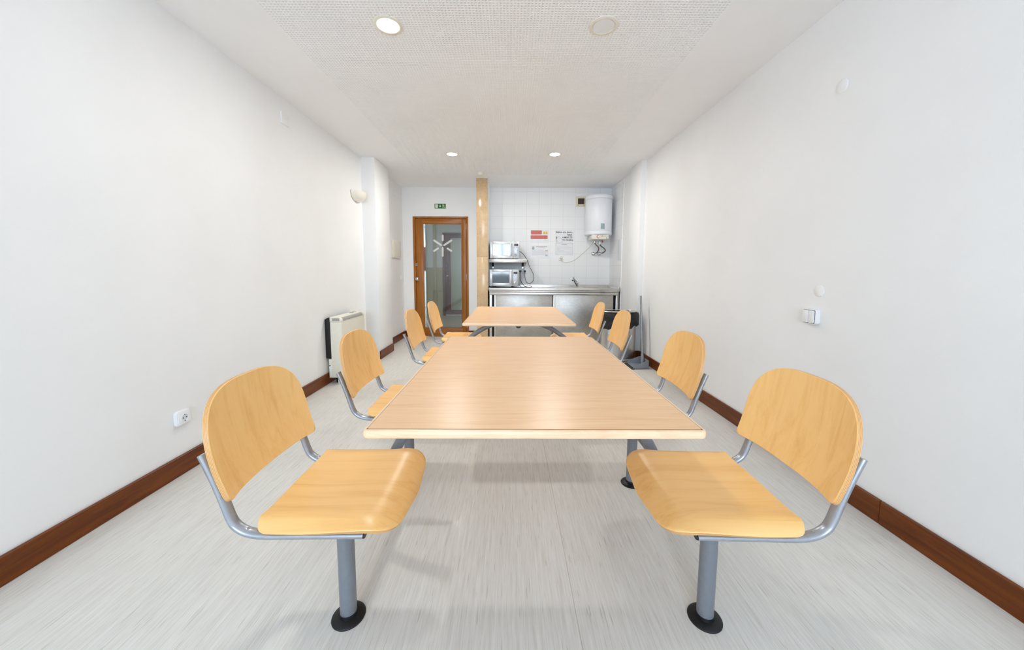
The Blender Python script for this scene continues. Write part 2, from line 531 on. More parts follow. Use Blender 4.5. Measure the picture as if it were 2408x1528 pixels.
# window wall behind the camera
mb = MB(); x0, x1, z0, z1 = WIN
mb.box(XL-T, x0, YF-T, YF, 0, H); mb.box(x1, XR+T, YF-T, YF, 0, H); mb.box(x0, x1, YF-T, YF, 0, z0); mb.box(x0, x1, YF-T, YF, z1, H)
struct('wall_front', mb, 'wall')
mb = MB(); f = 0.05
mb.box(x0, x1, YF-0.09, YF-0.03, z0, z0+f); mb.box(x0, x1, YF-0.09, YF-0.03, z1-f, z1)
for xx in (x0, (x0+x1)/2-f/2, x1-f): mb.box(xx, xx+f, YF-0.088, YF-0.032, z0+0.001, z1-0.001)
struct('window_1', mb, 'frame_white')

# ceiling: plain border with a perforated acoustic field set into it
PX0, PX1, PY0, PY1 = -1.287, 1.113, 0.8, 5.170
PITCHH = 0.018
nx = int(round((PX1-PX0)/PITCHH)); ny = int(round((PY1-PY0)/PITCHH))
PX1 = PX0+nx*PITCHH; PY0 = PY1-ny*PITCHH
mb = MB()
mb.box(XL-T, PX0, YF-T, YB+T, H, H+0.10); mb.box(PX1, XR+T, YF-T, YB+T, H, H+0.10)
mb.box(PX0, PX1, YF-T, PY0, H, H+0.10); mb.box(PX0, PX1, PY1, YB+T, H, H+0.10)
ceil = struct('ceiling', mb, 'ceil', origin=(0, 0, 0))

def perforated():
    K = 8; R = 0.0041; D = 0.012; margin = 2
    ox, oy = np.meshgrid(PX0+PITCHH*(np.arange(nx)+0.5), PY0+PITCHH*(np.arange(ny)+0.5), indexing='ij')
    c = np.stack([ox.ravel(), oy.ravel()], 1); n = len(c)
    h = PITCHH/2
    th = 2*PI*(np.arange(K)+0.5)/K
    corner = np.array([(h, -h), (h, h), (-h, h), (-h, -h)])
    loc = np.concatenate([np.c_[corner, np.zeros(4)], np.c_[R*np.cos(th), R*np.sin(th), np.zeros(K)], np.c_[R*np.cos(th), R*np.sin(th), np.full(K, D)]])
    nv = len(loc)
    V = loc[None, :, :].repeat(n, 0); V[:, :, 0] += c[:, 0:1]; V[:, :, 1] += c[:, 1:2]; V[:, :, 2] += H
    # faces of one cell: corner k sits between ring vertices
    ring = lambda i: 4+(i % K)
    low = lambda i: 4+K+(i % K)
    fq = []
    # angles of ring verts: 22.5,67.5,...; corners at -45,45,135,225 deg
    for q, base in ((0, 7), (1, 1), (2, 3), (3, 5)):     # ring vertices around corner q: base-? 
        pass
    cor_ang = [-45, 45, 135, 225]
    ra = [(22.5+45*i) for i in range(K)]
    tri = []; quad = []
    for q in range(4):
        i0 = int(round(((cor_ang[q]-22.5)-22.5)/45)) % K   # ring vertex just before the corner
        tri.append((q, ring(i0+1), ring(i0)))
        quad.append((q, (q+1) % 4, ring(i0+2), ring(i0+1)))
    for i in range(K): quad.append((ring(i), ring(i+1), low(i+1), low(i)))
    off = (np.arange(n)*nv)[:, None, None]
    Q = (np.array(quad)[None]+off).reshape(-1, 4); Tt = (np.array(tri)[None]+off).reshape(-1, 3)
    me = bpy.data.meshes.new('perforated_board')
    me.vertices.add(n*nv); me.vertices.foreach_set('co', V.reshape(-1).astype(np.float32))
    nl = Q.size+Tt.size
    me.loops.add(nl); me.loops.foreach_set('vertex_index', np.concatenate([Q.ravel(), Tt.ravel()]).astype(np.int32))
    me.polygons.add(len(Q)+len(Tt))
    st = np.concatenate([np.arange(len(Q))*4, Q.size+np.arange(len(Tt))*3])
    me.polygons.foreach_set('loop_start', st.astype(np.int32))
    me.update(calc_edges=True); me.validate()
    me.materials.append(M['perf'])
    ob = bpy.data.objects.new('perforated_board', me); COL.objects.link(ob); ob.parent = ceil
    return ob
perforated()
MB().box(PX0, PX1, PY0, PY1, H+0.0121, H+0.10).build('acoustic_backing', 'fleece', ceil)

# skirting boards
SKJ = 1.483     # joint between the two right-hand boards
def skirt(name, x0, x1, y0, y1):
    return struct(name, MB().box(x0, x1, y0, y1, 0.0, SKH, 0.003, 1), 'brown_wood')
skirt('baseboard_left', XL, XL+SKT, YF, PLY0)
skirt('baseboard_left_pillar', PLX, PLX+SKT, PLY0-SKT, PLY1+0.0)
skirt('baseboard_left_recess', XLR, XLR+SKT, PLY1, YB-SKT)
skirt('baseboard_right', XR-SKT, XR, SKJ+0.0012, PRY0)
skirt('baseboard_right_near', XR-SKT, XR, YF, SKJ)
skirt('baseboard_right_pillar', PRX, XR-SKT, PRY0-SKT, PRY0)
skirt('baseboard_back', DX1, SX0, YB-SKT, YB)
skirt('baseboard_back_corner', XLR+SKT, DX0, YB-SKT, YB)

# ------------------------------------------------------------------ glazed door and the corridor beyond
door = tag(thing('door_1', (DX0, YB, 0), 'wooden door with one tall glass pane in the back wall', 'door'), kind='structure')
FR = 0.032
mb = MB(); mb.box(DX0, DX0+FR, YB-0.010, YB+0.10, 0, DZ, 0.003); mb.box(DX1-FR, DX1, YB-0.010, YB+0.10, 0, DZ, 0.003)
mb.box(DX0+FR, DX1-FR, YB-0.010, YB+0.10, DZ-FR, DZ, 0.003)
mb.build('door_frame', 'door_wood', door)
GX0, GX1, GZ0, GZ1 = -1.448, -0.802, 0.148, 1.888
lx0, lx1, lz0, lz1 = DX0+FR+0.004, DX1-FR-0.004, 0.012, DZ-FR-0.004
LY0, LY1 = YB+0.004, YB+0.046
mb = MB(); mb.box(lx0, GX0, LY0, LY1, lz0, lz1, 0.002); mb.box(GX1, lx1, LY0, LY1, lz0, lz1, 0.002)
mb.build('door_stile', 'door_wood', door)
mb = MB(); mb.box(GX0, GX1, LY0, LY1, lz0, GZ0, 0.002); mb.box(GX0, GX1, LY0, LY1, GZ1, lz1, 0.002)
mb.build('door_rail', 'door_wood_h', door)
mb = MB(); b = 0.012
mb.box(GX0, GX0+b, LY0-0.004, LY0+0.014, GZ0, GZ1, 0.003); mb.box(GX1-b, GX1, LY0-0.004, LY0+0.014, GZ0, GZ1, 0.003)
mb.box(GX0+b, GX1-b, LY0-0.004, LY0+0.014, GZ0, GZ0+b, 0.003); mb.box(GX0+b, GX1-b, LY0-0.004, LY0+0.014, GZ1-b, GZ1, 0.003)
mb.build('glazing_bead', 'door_wood', door)
pane = MB().box(GX0, GX1, LY0+0.016, LY0+0.022, GZ0, GZ1).build('glass_pane', 'glass', door)
for (xa, za, xb, zb) in ((-1.122, 1.690, -1.123, 1.616), (-1.264, 1.612, -1.150, 1.534), (-1.101, 1.534, -0.981, 1.612),
                         (-1.268, 1.439, -1.204, 1.481), (-1.043, 1.480, -0.984, 1.442), (-1.125, 1.489, -1.127, 1.361)):
    a, b_ = Vector((xa, za)), Vector((xb, zb)); d = (b_-a).normalized(); n = Vector((-d.y, d.x)); r = 0.0155
    pts = []
    for c, s0 in ((b_, -PI/2), (a, PI/2)):
        for i in range(9):
            th = s0+PI*i/8; pts.append(tuple(c + d*(r*math.cos(th)) + n*(r*math.sin(th))))
    tag(MB().prism(pts, 'y', LY0+0.0148, LY0+0.0158).build('logo_bar', 'film', pane), 'frosted white bar of the star logo')
kn = MB().lathe([(0.030, 0), (0.030, 0.004), (0.012, 0.006), (0.012, 0.030), (0.022, 0.036), (0.029, 0.046), (0.027, 0.058), (0.016, 0.064)], (-1.548, LY0, 0.975), '-y')
tag(kn.build('door_knob', 'chrome', door), 'round chrome door knob')
es = MB().prism(rrect(-1.572, -1.546, 1.192, 1.232, 0.008), 'y', LY0-0.004, LY0)
esc = es.build('lock_plate', 'chrome', door)
MB().prism(rrect(-1.563, -1.555, 1.200, 1.224, 0.003), 'y', LY0-0.006, LY0-0.0035).build('keyhole', 'dark', esc)
for z in (1.834, 1.008, 0.20):
    MB().cyl((lx1+0.004, LY0-0.006, z-0.045), (lx1+0.004, LY0-0.006, z+0.045), 0.007, 12).build('hinge', 'chrome', door)

# corridor: a side wall with dado, a dark door, a lit bay at the far left
CY = 8.79; CF = 11.2
struct('floor_corridor', MB().box(-4.2, 0.4, YB+0.001, CF, -0.08, 0), plain('grey_corridor_floor', (150, 146, 136), 0.2))
struct('ceiling_corridor', MB().box(-4.2, 0.4, YB+T, CF, H, H+0.1), 'ceil')
struct('wall_corridor_left', MB().box(-4.3, -4.2, YB+T, CF, 0, H), 'corr_wall')
struct('wall_corridor_front', MB().box(-4.2, XLR-0.02, YB+0.01, YB+T, 0, H), 'corr_wall')
struct('wall_corridor_right', MB().box(0.4, 0.5, YB+T+0.005, CF, 0, H), 'corr_wall')
wc = struct('wall_corridor_back', MB().box(-2.075, 0.4, CY, CY+0.12, 0, H), 'corr_wall')
MB().box(-2.075, -1.655, CY-0.004, CY, 0.0, 1.19).build('painted_dado', 'tan_dado', wc)
MB().box(-1.875, -1.810, CY-0.03, CY, 0.0, H).build('pipe_casing', 'tan_dado', wc)
struct('wall_corridor_far', MB().box(-4.2, -1.6, CF-0.1, CF, 0, H), 'wall')
struct('trim_1', MB().box(-4.2, -1.6, CF-0.13, CF-0.1, 1.11, 1.83), 'maroon_band')
d2 = tag(thing('door_2', (-1.2, CY, 0), 'dark maroon door seen through the glass pane', 'door'), kind='structure')
mb = MB(); mb.box(-1.652, -1.598, CY-0.03, CY, 0, 2.032, 0.004); mb.box(-1.598, -0.70, CY-0.03, CY, 1.975, 2.032, 0.004)
mb.build('door_frame', 'maroon', d2)
mb = MB(); mb.box(-1.596, -1.462, CY-0.016, CY, 0.01, 1.973, 0.003); mb.box(-1.462, -0.71, CY-0.016, CY, 1.903, 1.973, 0.003)
mb.box(-1.462, -0.71, CY-0.016, CY, 0.03, 0.148, 0.003)
mb.build('door_leaf', 'maroon', d2)
MB().box(-1.462, -0.71, CY-0.010, CY, 0.148, 1.903).build('frosted_pane', 'green_glass', d2)
MB().box(-1.596, -0.71, CY-0.018, CY, 0.0, 0.03, 0.003).build('kick_strip', 'steel_stripe', d2)
MB().lathe([(0.026, 0), (0.026, 0.004), (0.010, 0.006), (0.010, 0.03), (0.028, 0.042), (0.024, 0.058), (0.01, 0.062)], (-1.535, CY-0.016, 0.99), '-y').build('door_knob', 'chrome', d2)
MB().prism(rrect(-1.575, -1.556, 1.205, 1.240, 0.006), 'y', CY-0.02, CY-0.015).build('lock_plate', 'chrome', d2)
def corridor_lamp(x, y, w, label):
    t = thing('unseen_ceiling_light', (x, y, H), label, 'ceiling light', None)  # unseen lamps, put in to light the closed-off corridor
    MB().lathe([(0.16, 0), (0.16, -0.03), (0.15, -0.035)], (x, y, H)).build('lamp_rim', 'plastic_white', t)
    MB().lathe([(0.145, -0.0352), (0.12, -0.055), (0.05, -0.062)], (x, y, H)).build('diffuser', 'lit', t)
    la = bpy.data.lights.new('lamp_glow', 'AREA'); la.shape = 'DISK'; la.size = 0.28; la.energy = w; la.color = (1.0, 0.95, 0.88)
    lo = bpy.data.objects.new('lamp_glow', la); COL.objects.link(lo); lo.parent = t; lo.location = (0, 0, -0.07)
corridor_lamp(-2.9, 10.0, CORRIDOR_W*1.3, 'unseen round corridor ceiling light in the far left bay beyond the glazed door')
corridor_lamp(-0.30, 7.4, CORRIDOR_W*0.7, 'unseen round ceiling light added to brighten the corridor, just behind the stone pillar wall')  # second lamp, added out of view because the corridor was too dark

# ------------------------------------------------------------------ tables
ETH = 0.021                   # top thickness
def make_table(name, x0, x1, y0, y1, zt, label):
    cx = (x0+x1)/2; cyy = (y0+y1)/2
    t = thing(name, (cx, cyy, 0), label, 'table', 'canteen tables')
    MB().prism(rrect(x0, x1, y0, y1, 0.004, 2), 'z', zt-ETH+0.002, zt).build('tabletop', 'laminate', t, smooth=False)
    # solid wood lipping with a rounded nose, swept around the top
    e = 0.010; prof = []
    for i in range(13):
        a = PI/2 - PI*i/12
        prof.append((0.0012 + e*max(0, math.cos(a))**0.55, zt-0.0006-ETH/2 + (ETH/2)*math.copysign(abs(math.sin(a))**0.75, math.sin(a))))
    prof = [(0.0012, zt-0.0006)] + prof[1:-1] + [(0.0012, zt-0.0006-ETH)]
    mb = MB(); rings = []
    for off, z in prof:
        q = rrect(x0-off, x1+off, y0-off, y1+off, 0.004+off, 5); rings.append([(a, b, z) for a, b in q])
    inner = [(a, b, zt-0.0006-ETH) for a, b in rrect(x0+0.03, x1-0.03, y0+0.03, y1-0.03, 0.004, 5)]
    rings.append(inner); n = len(inner)
    vs = [p for r in rings for p in r]; fs = []
    for i in range(len(rings)-1):
        for j in range(n):
            a, b = i*n+j, i*n+(j+1) % n
            fs.append((a, b, b+n, a+n))
    mb.add(vs, fs)
    tag(mb.build('edge_lipping', 'edge_wood', t, angle=50), 'pale solid wood edge')
    # dark joint between laminate and lipping
    mb = MB(); w = 0.0013
    mb.box(x0-w, x1+w, y0-w, y0, zt-0.006, zt-0.0002); mb.box(x0-w, x1+w, y1, y1+w, zt-0.006, zt-0.0002)
    mb.box(x0-w, x0, y0, y1, zt-0.006, zt-0.0002); mb.box(x1, x1+w, y0, y1, zt-0.006, zt-0.0002)
    mb.build('edge_joint', 'grille', t, smooth=False)
    zb = zt-ETH-0.0006
    sp = MB().cyl((cx, y0+0.20, zb-0.0235), (cx, y1-0.20, zb-0.0235), 0.023, 20).build('spine_tube', 'greytube', t)
    for yy, s in ((y0+0.20, -1), (y1-0.20, 1)):
        MB().cyl((cx, yy, zb-0.0235), (cx, yy+s*0.006, zb-0.0235), 0.0232, 20).build('end_cap', 'black', sp)
    pts = []
    for i in range(41):
        a = PI*(0.085 + (1-0.17)*i/40)
        pts.append((cx+0.575*math.cos(a), cyy, 0.195+0.480*math.sin(a)))
    MB().tube(pts, 0.022, 0.021, 18, side=(0, 1, 0)).build('arch_beam', 'greytube', t)
    for s in (-1, 1):
        MB().cyl((cx+s*0.572, cyy-0.329, 0.318), (cx+s*0.572, cyy+0.345, 0.318), 0.020, 16).build('side_rail', 'greytube', t)
    return t
T1 = (-0.3398, 0.4602, 0.8186, 2.0128)
DYT = 1.722
make_table('canteen_table', *T1, 0.74, 'long beech laminate table nearest the camera')
make_table('canteen_table', T1[0]+0.004, T1[1]+0.004, T1[2]+DYT, T1[3]+DYT, 0.74, 'beech laminate table farther back, in front of the steel sink unit')

# ------------------------------------------------------------------ chairs
def ply_shell(mb, outline, Fn, th, K=9):
    """outline in parameter space (a,b); Fn(a,b) -> point on the front face. Front/back faces slot 0, edge slot 1"""
    n = len(outline); ca = sum(p[0] for p in outline)/n; cb = sum(p[1] for p in outline)/n
    def N(a, b):
        h = 1e-3
        du = Vector(Fn(a+h, b))-Vector(Fn(a-h, b)); dv = Vector(Fn(a, b+h))-Vector(Fn(a, b-h))
        return du.cross(dv).normalized()
    def ring(k, d):
        out = []
        for a, b in outline:
            p, q = ca+(a-ca)*k, cb+(b-cb)*k
            out.append(Vector(Fn(p, q))-N(p, q)*d)
        return out
    e = 0.0016
    size = max(abs(p[0]-ca) for p in outline)
    ke = 1-e/size
    ks = [i/K for i in range(1, K)] + [ke*0.97, ke]
    V = []; Fa = []; mi = []; at = []
    c0 = len(V); V.append(Vector(Fn(ca, cb))); at.append(0)
    prev = None
    for k in ks:
        s = len(V); V += ring(k, 0); at += [0]*n
        for j in range(n):
            jn = (j+1) % n
            if prev is None: Fa.append((c0, s+j, s+jn))
            else: Fa.append((prev+j, s+j, s+jn, prev+jn))
            mi.append(0)
        prev = s
    for d, t, slot in ((e, 0.08, 0), (th-e, 0.92, 1)):
        s = len(V); V += ring(1.0, d); at += [t]*n
        for j in range(n):
            jn = (j+1) % n; Fa.append((prev+j, s+j, s+jn, prev+jn)); mi.append(slot)
        prev = s
    for k in reversed(ks):
        s = len(V); V += ring(k, th); at += [1.0]*n
        for j in range(n):
            jn = (j+1) % n; Fa.append((prev+j, s+j, s+jn, prev+jn)); mi.append(0)
        prev = s
    c1 = len(V); V.append(Vector(Fn(ca, cb))-N(ca, cb)*th); at.append(1)
    for j in range(n): Fa.append((prev+j, c1, prev+(j+1) % n)); mi.append(0)
    o = len(mb.v); mb.v += [tuple(p) for p in V]; mb.attr += at
    mb.f += [tuple(i+o for i in f) for f in Fa]; mb.mi += mi

def round_poly(pts, n=7):
    """pts: (a, b, radius) corners -> rounded outline, straight runs subdivided"""
    out = []; m = len(pts)
    for i in range(m):
        p = Vector(pts[i][:2]); a = Vector(pts[i-1][:2]); b = Vector(pts[(i+1) % m][:2]); r = pts[i][2]
        da, db = (a-p).normalized(), (b-p).normalized()
        ang = da.angle(db); t = r/math.tan(ang/2)
        p0, p1 = p+da*t, p+db*t
        for k in range(n+1):
            u = k/n
            q = p0*(1-u)**2 + p*(2*u*(1-u)) + p1*u*u if r > 0 else p
            out.append(q)
    res = []
    for i in range(len(out)):
        a, b = out[i], out[(i+1) % len(out)]
        L = (b-a).length; k = max(1, int(L/0.03))
        for j in range(k): res.append(tuple(a+(b-a)*(j/k)))
    return res

CV = 0.0       # lateral offset of seat against its post
def make_chair(s, label, group):
    """s=+1: sits on the left and faces +x; s=-1 the mirror image. Built around its post at the origin"""
    t = thing('canteen_chair', (0, 0, 0), label, 'chair', group)
    # seat
    def Fs(u, v):
        z = 0.469
        av = abs(v)
        fade = 1.0 if u < -0.02 else max(0.25, 1-(u+0.02)*3.6)
        ed = max(0.0, av-0.174)/0.038
        z -= 0.025*ed**1.25*fade                      # rolled side
        z += 0.007*math.exp(-((av-0.172)/0.022)**2)*max(0.0, fade-0.3)   # slight ridge along the crease
        fr = max(0.0, u-0.130)/0.105
        z -= 0.036*fr**2.0                            # waterfall front
        z -= 0.006*math.exp(-((u+0.03)/0.10)**2)*max(0, 1-(v/0.15)**2)
        u2 = u - 0.008*fr**2
        return (s*u2, v+CV, z)
    Fseat = Fs if s > 0 else (lambda u, v: Fs(u, -v))
    ol = round_poly([(-0.136, -0.207, 0.034), (0.228, -0.214, 0.090), (0.246, 0.0, 0.3), (0.228, 0.214, 0.090), (-0.136, 0.207, 0.034), (-0.142, 0, 0.3)])
    mb = MB(); ply_shell(mb, ol, Fseat, 0.0125)
    mb.build('seat', ['beech_seat', 'ply'], t, angle=40)
    # backrest: a runs sideways, b upwards
    def Fb(a, b):
        z = 0.526+b
        u = -0.192 - 0.072*(1-math.exp(-b/0.155))
        u -= 0.030*(1-abs(a/0.2125)**2.9)
        return (s*u, a+CV, z)
    Fback = Fb if s < 0 else (lambda a, b: Fb(-a, b))
    pts = []
    W0 = 0.2125
    top = []
    for i in range(41):
        th = PI*i/40
        c, sn = math.cos(th), math.sin(th)
        top.append((W0*math.copysign(abs(c)**(2/2.9), c), 0.092+0.190*abs(sn)**(2/2.9)))
    low = [p for p in round_poly([(-0.2125, 0.092, 0), (-0.2085, 0.0, 0.022), (0.2085, 0.0, 0.022), (0.2125, 0.092, 0)]) ]
    low = [p for p in low if p[1] < 0.0905]
    ol = top + [p for p in low]
    mb = MB(); ply_shell(mb, ol, Fback, 0.0125)
    mb.build('backrest', ['beech_back', 'ply'], t, angle=40)
    # side rails: flat oval tube, along under the seat then up behind the back
    path = [(0.136, 0.425), (0.05, 0.425), (-0.05, 0.425), (-0.105, 0.425), (-0.142, 0.427), (-0.172, 0.435), (-0.195, 0.451), (-0.207, 0.472), (-0.217, 0.503), (-0.230, 0.545), (-0.245, 0.588), (-0.268, 0.646)]
    for v in (-0.180, 0.180):
        pp = spline([(s*u, CV+v, z) for u, z in path], 4)
        rail = MB().tube(pp, 0.015, 0.0100, 16, side=(0, 1, 0)).build('frame_rail', 'alu', t)
        MB().tube([(s*0.136, CV+v, 0.425), (s*0.1385, CV+v, 0.425)], 0.0142, 0.0092, 16, side=(0, 1, 0)).build('end_cap', 'black', rail)
        for u, z, du, dz in ((-0.1405, 0.4375, 0.15, 1), (-0.165, 0.4440, 0.4, 1)):
            d = Vector((s*du, 0, dz)).normalized(); c = Vector((s*u, CV+v, z-0.001))
            MB().cyl(c, c+d*0.0016, 0.0032, 10).build('screw', 'chrome', rail)
    MB().box(-0.055, 0.055, CV-0.180, CV+0.180, 0.409, 0.415, 0.002).build('cross_plate', 'alu', t)
    for v in (-0.15, 0.15):
        MB().box(-0.05, 0.05, v-0.012, v+0.012, 0.415, 0.456, 0.003).build('seat_pad', 'black', t)
    MB().cyl((0, 0, 0.012), (0, 0, 0.4095), 0.0255, 28).build('post', 'greytube', t)
    MB().lathe([(0.0515, 0.0), (0.0515, 0.003), (0.049, 0.006), (0.036, 0.0105), (0.029, 0.012), (0.028, 0.020), (0.026, 0.020)], (0, 0, 0), seg=40).build('foot_disc', 'rubber', t)
    return t
# post positions along the two rows
ROWL = ((-0.520, 1.058), (-0.528, 1.795), (-0.522, 2.795), (-0.522, 3.535))
ROWR = ((0.633, 1.050), (0.642, 1.786), (0.636, 2.790), (0.638, 3.528))
labsL = ['light wood canteen chair nearest the camera on the left side',
         'light wood chair on the left beside the near table, in front of the white heater',
         'light wood chair on the left, nearer one of the pair at the far table',
         'light wood chair farthest back on the left, directly before the glazed door']
labsR = ['light wood canteen chair nearest the camera on the right side',
         'light wood chair on the right of the near table, close to the right skirting board',
         'light wood chair on the right, directly in front of the black bin bag',
         'light wood chair farthest back on the right, before the steel cupboard doors']
G = 'fixed canteen chairs along the two tables'
protoL = make_chair(1, labsL[0], G); protoR = make_chair(-1, labsR[0], G)
protoL.rotation_euler.z = 0.012; protoR.rotation_euler.z = -0.030
for i in range(4):
    for proto, row, labs in ((protoL, ROWL, labsL), (protoR, ROWR, labsR)):
        if i == 0: proto.location = (*row[0], 0)
        else: dup(proto, (*row[i], 0), labs[i])

# ------------------------------------------------------------------ ceiling fittings
def downlight(x, y, lit, label, watt=1.0):
    t = thing('downlight', (x, y, H), label, 'ceiling light', 'round recessed downlights')
    R = 0.080
    MB().lathe([(R, 0), (R, -0.003), (R-0.004, -0.0055), (R-0.018, -0.006), (R-0.0215, -0.003), (R-0.0215, 0)], (x, y, H), seg=48).build('trim_ring', 'plastic_cream', t)
    MB().lathe([(R-0.022, -0.0015), (R-0.022, -0.0042), (0.02, -0.0044)], (x, y, H), seg=48).build('diffuser', 'lit' if lit else 'plastic_white', t)
    if lit:
        la = bpy.data.lights.new('downlight_glow', 'AREA'); la.shape = 'DISK'; la.size = 0.112
        la.energy = DOWNLIGHT_W*watt; la.color = (1.0, 0.985, 0.945)
        lo = bpy.data.objects.new('downlight_glow', la); COL.objects.link(lo); lo.parent = t; lo.location = (0, 0, -0.008)
    return t
downlight(-0.680, 2.104, True, 'lit round downlight nearest the camera, left of the unlit one', 0.74)
downlight(0.510, 2.096, False, 'unlit round white downlight in the perforated ceiling')
downlight(-0.683, 4.283, True, 'lit round downlight at the far end, on the left', 1.2)
downlight(0.511, 4.266, True, 'lit round downlight at the far end, on the right', 1.2)
t = thing('smoke_detector', (-0.419, 5.092, H), 'small white ceiling sensor just before the stone pillar', 'sensor')
MB().lathe([(0.046, 0), (0.046, -0.010), (0.043, -0.012)], (-0.419, 5.092, H)).build('base', 'plastic_white', t)
MB().lathe([(0.034, -0.012), (0.032, -0.026), (0.012, -0.034), (0.004, -0.035)], (-0.419, 5.092, H)).build('sensor_head', 'plastic_cream', t)

# ------------------------------------------------------------------ exit sign
t = thing('exit_sign', (-1.152, YB, 2.16), 'green emergency exit sign with running figure above the glazed door', 'sign')
sx0, sx1, sz0, sz1 = -1.249, -1.056, 2.119, 2.208
MB().box(sx0, sx1, YB-0.003, YB, sz0, sz1).build('backing_plate', 'sign_white', t)
MB().box(sx0+0.006, sx1-0.006, YB-0.0042, YB-0.003, sz0+0.007, sz1-0.006).build('green_field', 'sign_green', t)
def spt(px, py): return (-1.251 + (px-490)/1370*0.197, 2.208-(py-400)/650*0.090)
yS = (YB-0.0052, YB-0.0042)
MB().prism([spt(*p) for p in ((620, 500), (915, 500), (915, 915), (620, 915))], 'y', *yS).build('doorway_symbol', 'sign_white', t)
MB().prism([spt(*p) for p in ((1120, 570), (1220, 570), (1220, 700), (1275, 740), (1175, 860), (1060, 740), (1120, 700))], 'y', *yS).build('arrow', 'sign_white', t)
mb = MB()
def limb(pts, w):
    for (a, b) in zip(pts[:-1], pts[1:]):
        A, B = Vector(a), Vector(b); d = (B-A).normalized(); n = Vector((-d.y, d.x))*w/2
        mb.prism([spt(*p) for p in (A+n-d*w*0.3, B+n+d*w*0.3, B-n+d*w*0.3, A-n-d*w*0.3)], 'y', *yS)
mb.prism([spt(1475+48*math.cos(a*PI/6), 530+48*math.sin(a*PI/6)) for a in range(12)], 'y', *yS)
limb([(1530, 590), (1560, 760)], 105); limb([(1545, 575), (1640, 600)], 55); limb([(1640, 600), (1600, 690)], 0.1+40)
limb([(1500, 600), (1470, 660), (1410, 690)], 50)
limb([(1570, 760), (1630, 840), (1710, 845)], 65); limb([(1540, 760), (1470, 800), (1465, 910)], 60)
mb.build('running_figure', 'sign_white', t)

# ------------------------------------------------------------------ wall fittings
def wall_box_x(name, parent, mat, side, y0, y1, z0, z1, d0, d1, r=0.01, bev=0.003):
    """rounded plate on a side wall; side=-1 left wall plane X=XL facing +x, +1 right wall facing -x"""
    xw = XL if side < 0 else XR
    a, b = (xw+d0, xw+d1) if side < 0 else (xw-d0, xw-d1)
    mb = MB(); mb.prism(rrect(y0, y1, z0, z1, r), 'x', min(a, b), max(a, b), bev)
    return mb.build(name, mat, parent)
t = thing('wall_socket', (XL, 1.887, 0.312), 'white power socket low on the left wall behind the nearest left chair', 'socket')
wall_box_x('housing', t, 'plastic_white', -1, 1.845, 1.929, 0.272, 0.352, 0, 0.020, 0.014)
fp = wall_box_x('face_plate', t, 'plastic_white', -1, 1.851, 1.923, 0.278, 0.346, 0.020, 0.024, 0.008, 0.0015)
mb = MB().lathe([(0.0215, 0.0242), (0.0215, 0.0262), (0.0195, 0.0262), (0.018, 0.0245)], (XL, 1.887, 0.312), 'x', 32); mb.build('socket_ring', 'plastic_white', fp)
MB().lathe([(0.0178, 0.0243), (0.0178, 0.0247)], (XL, 1.887, 0.312), 'x', 32).build('socket_well', 'socket_inner', fp)
mb = MB()
for dy, dz in ((-0.0095, 0), (0.0095, 0)): mb.cyl((XL+0.0246, 1.887+dy, 0.312+dz), (XL+0.0256, 1.887+dy, 0.312+dz), 0.003, 12)
mb.box(XL+0.0246, XL+0.0256, 1.884, 1.890, 0.293, 0.297); mb.box(XL+0.0246, XL+0.0256, 1.884, 1.890, 0.327, 0.331)
mb.build('socket_hole', 'dark', fp)
t = thing('light_switch', (XR, 1.922, 0.874), 'white surface-mounted double rocker switch on the right wall', 'switch')
wall_box_x('housing', t, 'plastic_white', 1, 1.879, 1.966, 0.834, 0.916, 0, 0.026, 0.014)
for a, b in ((1.886, 1.9215), (1.9235, 1.959)):
    wall_box_x('rocker', t, 'plastic_white', 1, a, b, 0.841, 0.909, 0.026, 0.033, 0.006, 0.002)
wall_box_x('rocker_gap', t, 'grille', 1, 1.884, 1.961, 0.839, 0.911, 0.026, 0.0268, 0.006, 0)
def cover_disc(y, z, r, label):
    mb = MB().lathe([(r, 0), (r, 0.003), (r-0.004, 0.005)], (XR, y, z), '-x', 40)
    o = mb.build('blank_cover', 'wall'); tag(o, label, 'cover plate', 'round blank covers on the right wall')
cover_disc(1.868, 2.043, 0.033, 'round white blank cover high on the right wall')
cover_disc(1.900, 1.015, 0.031, 'round white blank cover just above the double switch')
o = MB().prism(rrect(2.912, 3.012, 2.262, 2.352, 0.004), 'x', XL, XL+0.008, 0.002).build('junction_cover', 'wall'); tag(o, 'square white junction box cover high on the left wall near the ceiling', 'cover plate')
o = MB().prism(rrect(5.510, 5.590, 2.235, 2.335, 0.004), 'x', XLR, XLR+0.008, 0.002).build('junction_cover', 'wall'); tag(o, 'small white junction cover on the recess wall past the left pillar', 'cover plate')
# wall light, half bowl
t = thing('wall_sconce', (XL, 4.25, 1.97), 'cream half-bowl wall light beside the left pillar', 'wall light')
vs = []; fs = []; nu, nv = 24, 12; Ry, Rx, Rz = 0.152, 0.105, 0.108; ztop = 2.018
for shell in (1.0, 0.94):
    for i in range(nu+1):
        a = PI*i/nu
        for j in range(nv+1):
            b = (PI/2)*j/nv
            r = math.cos(b)**0.75 if j < nv else 0.0
            vs.append((XL+0.004+Rx*shell*math.sin(a)*r, 4.252+Ry*shell*math.cos(a)*r, ztop-Rz*shell*math.sin(b)))
    o_ = len(vs)-(nu+1)*(nv+1)
    for i in range(nu):
        for j in range(nv):
            q = o_+i*(nv+1)+j; fs.append((q, q+1, q+nv+2, q+nv+1))
N_ = (nu+1)*(nv+1)
for i in range(nu): fs.append((i*(nv+1), (i+1)*(nv+1), N_+(i+1)*(nv+1), N_+i*(nv+1)))
MB().add(vs, fs).build('bowl_shade', 'ceramic', t)
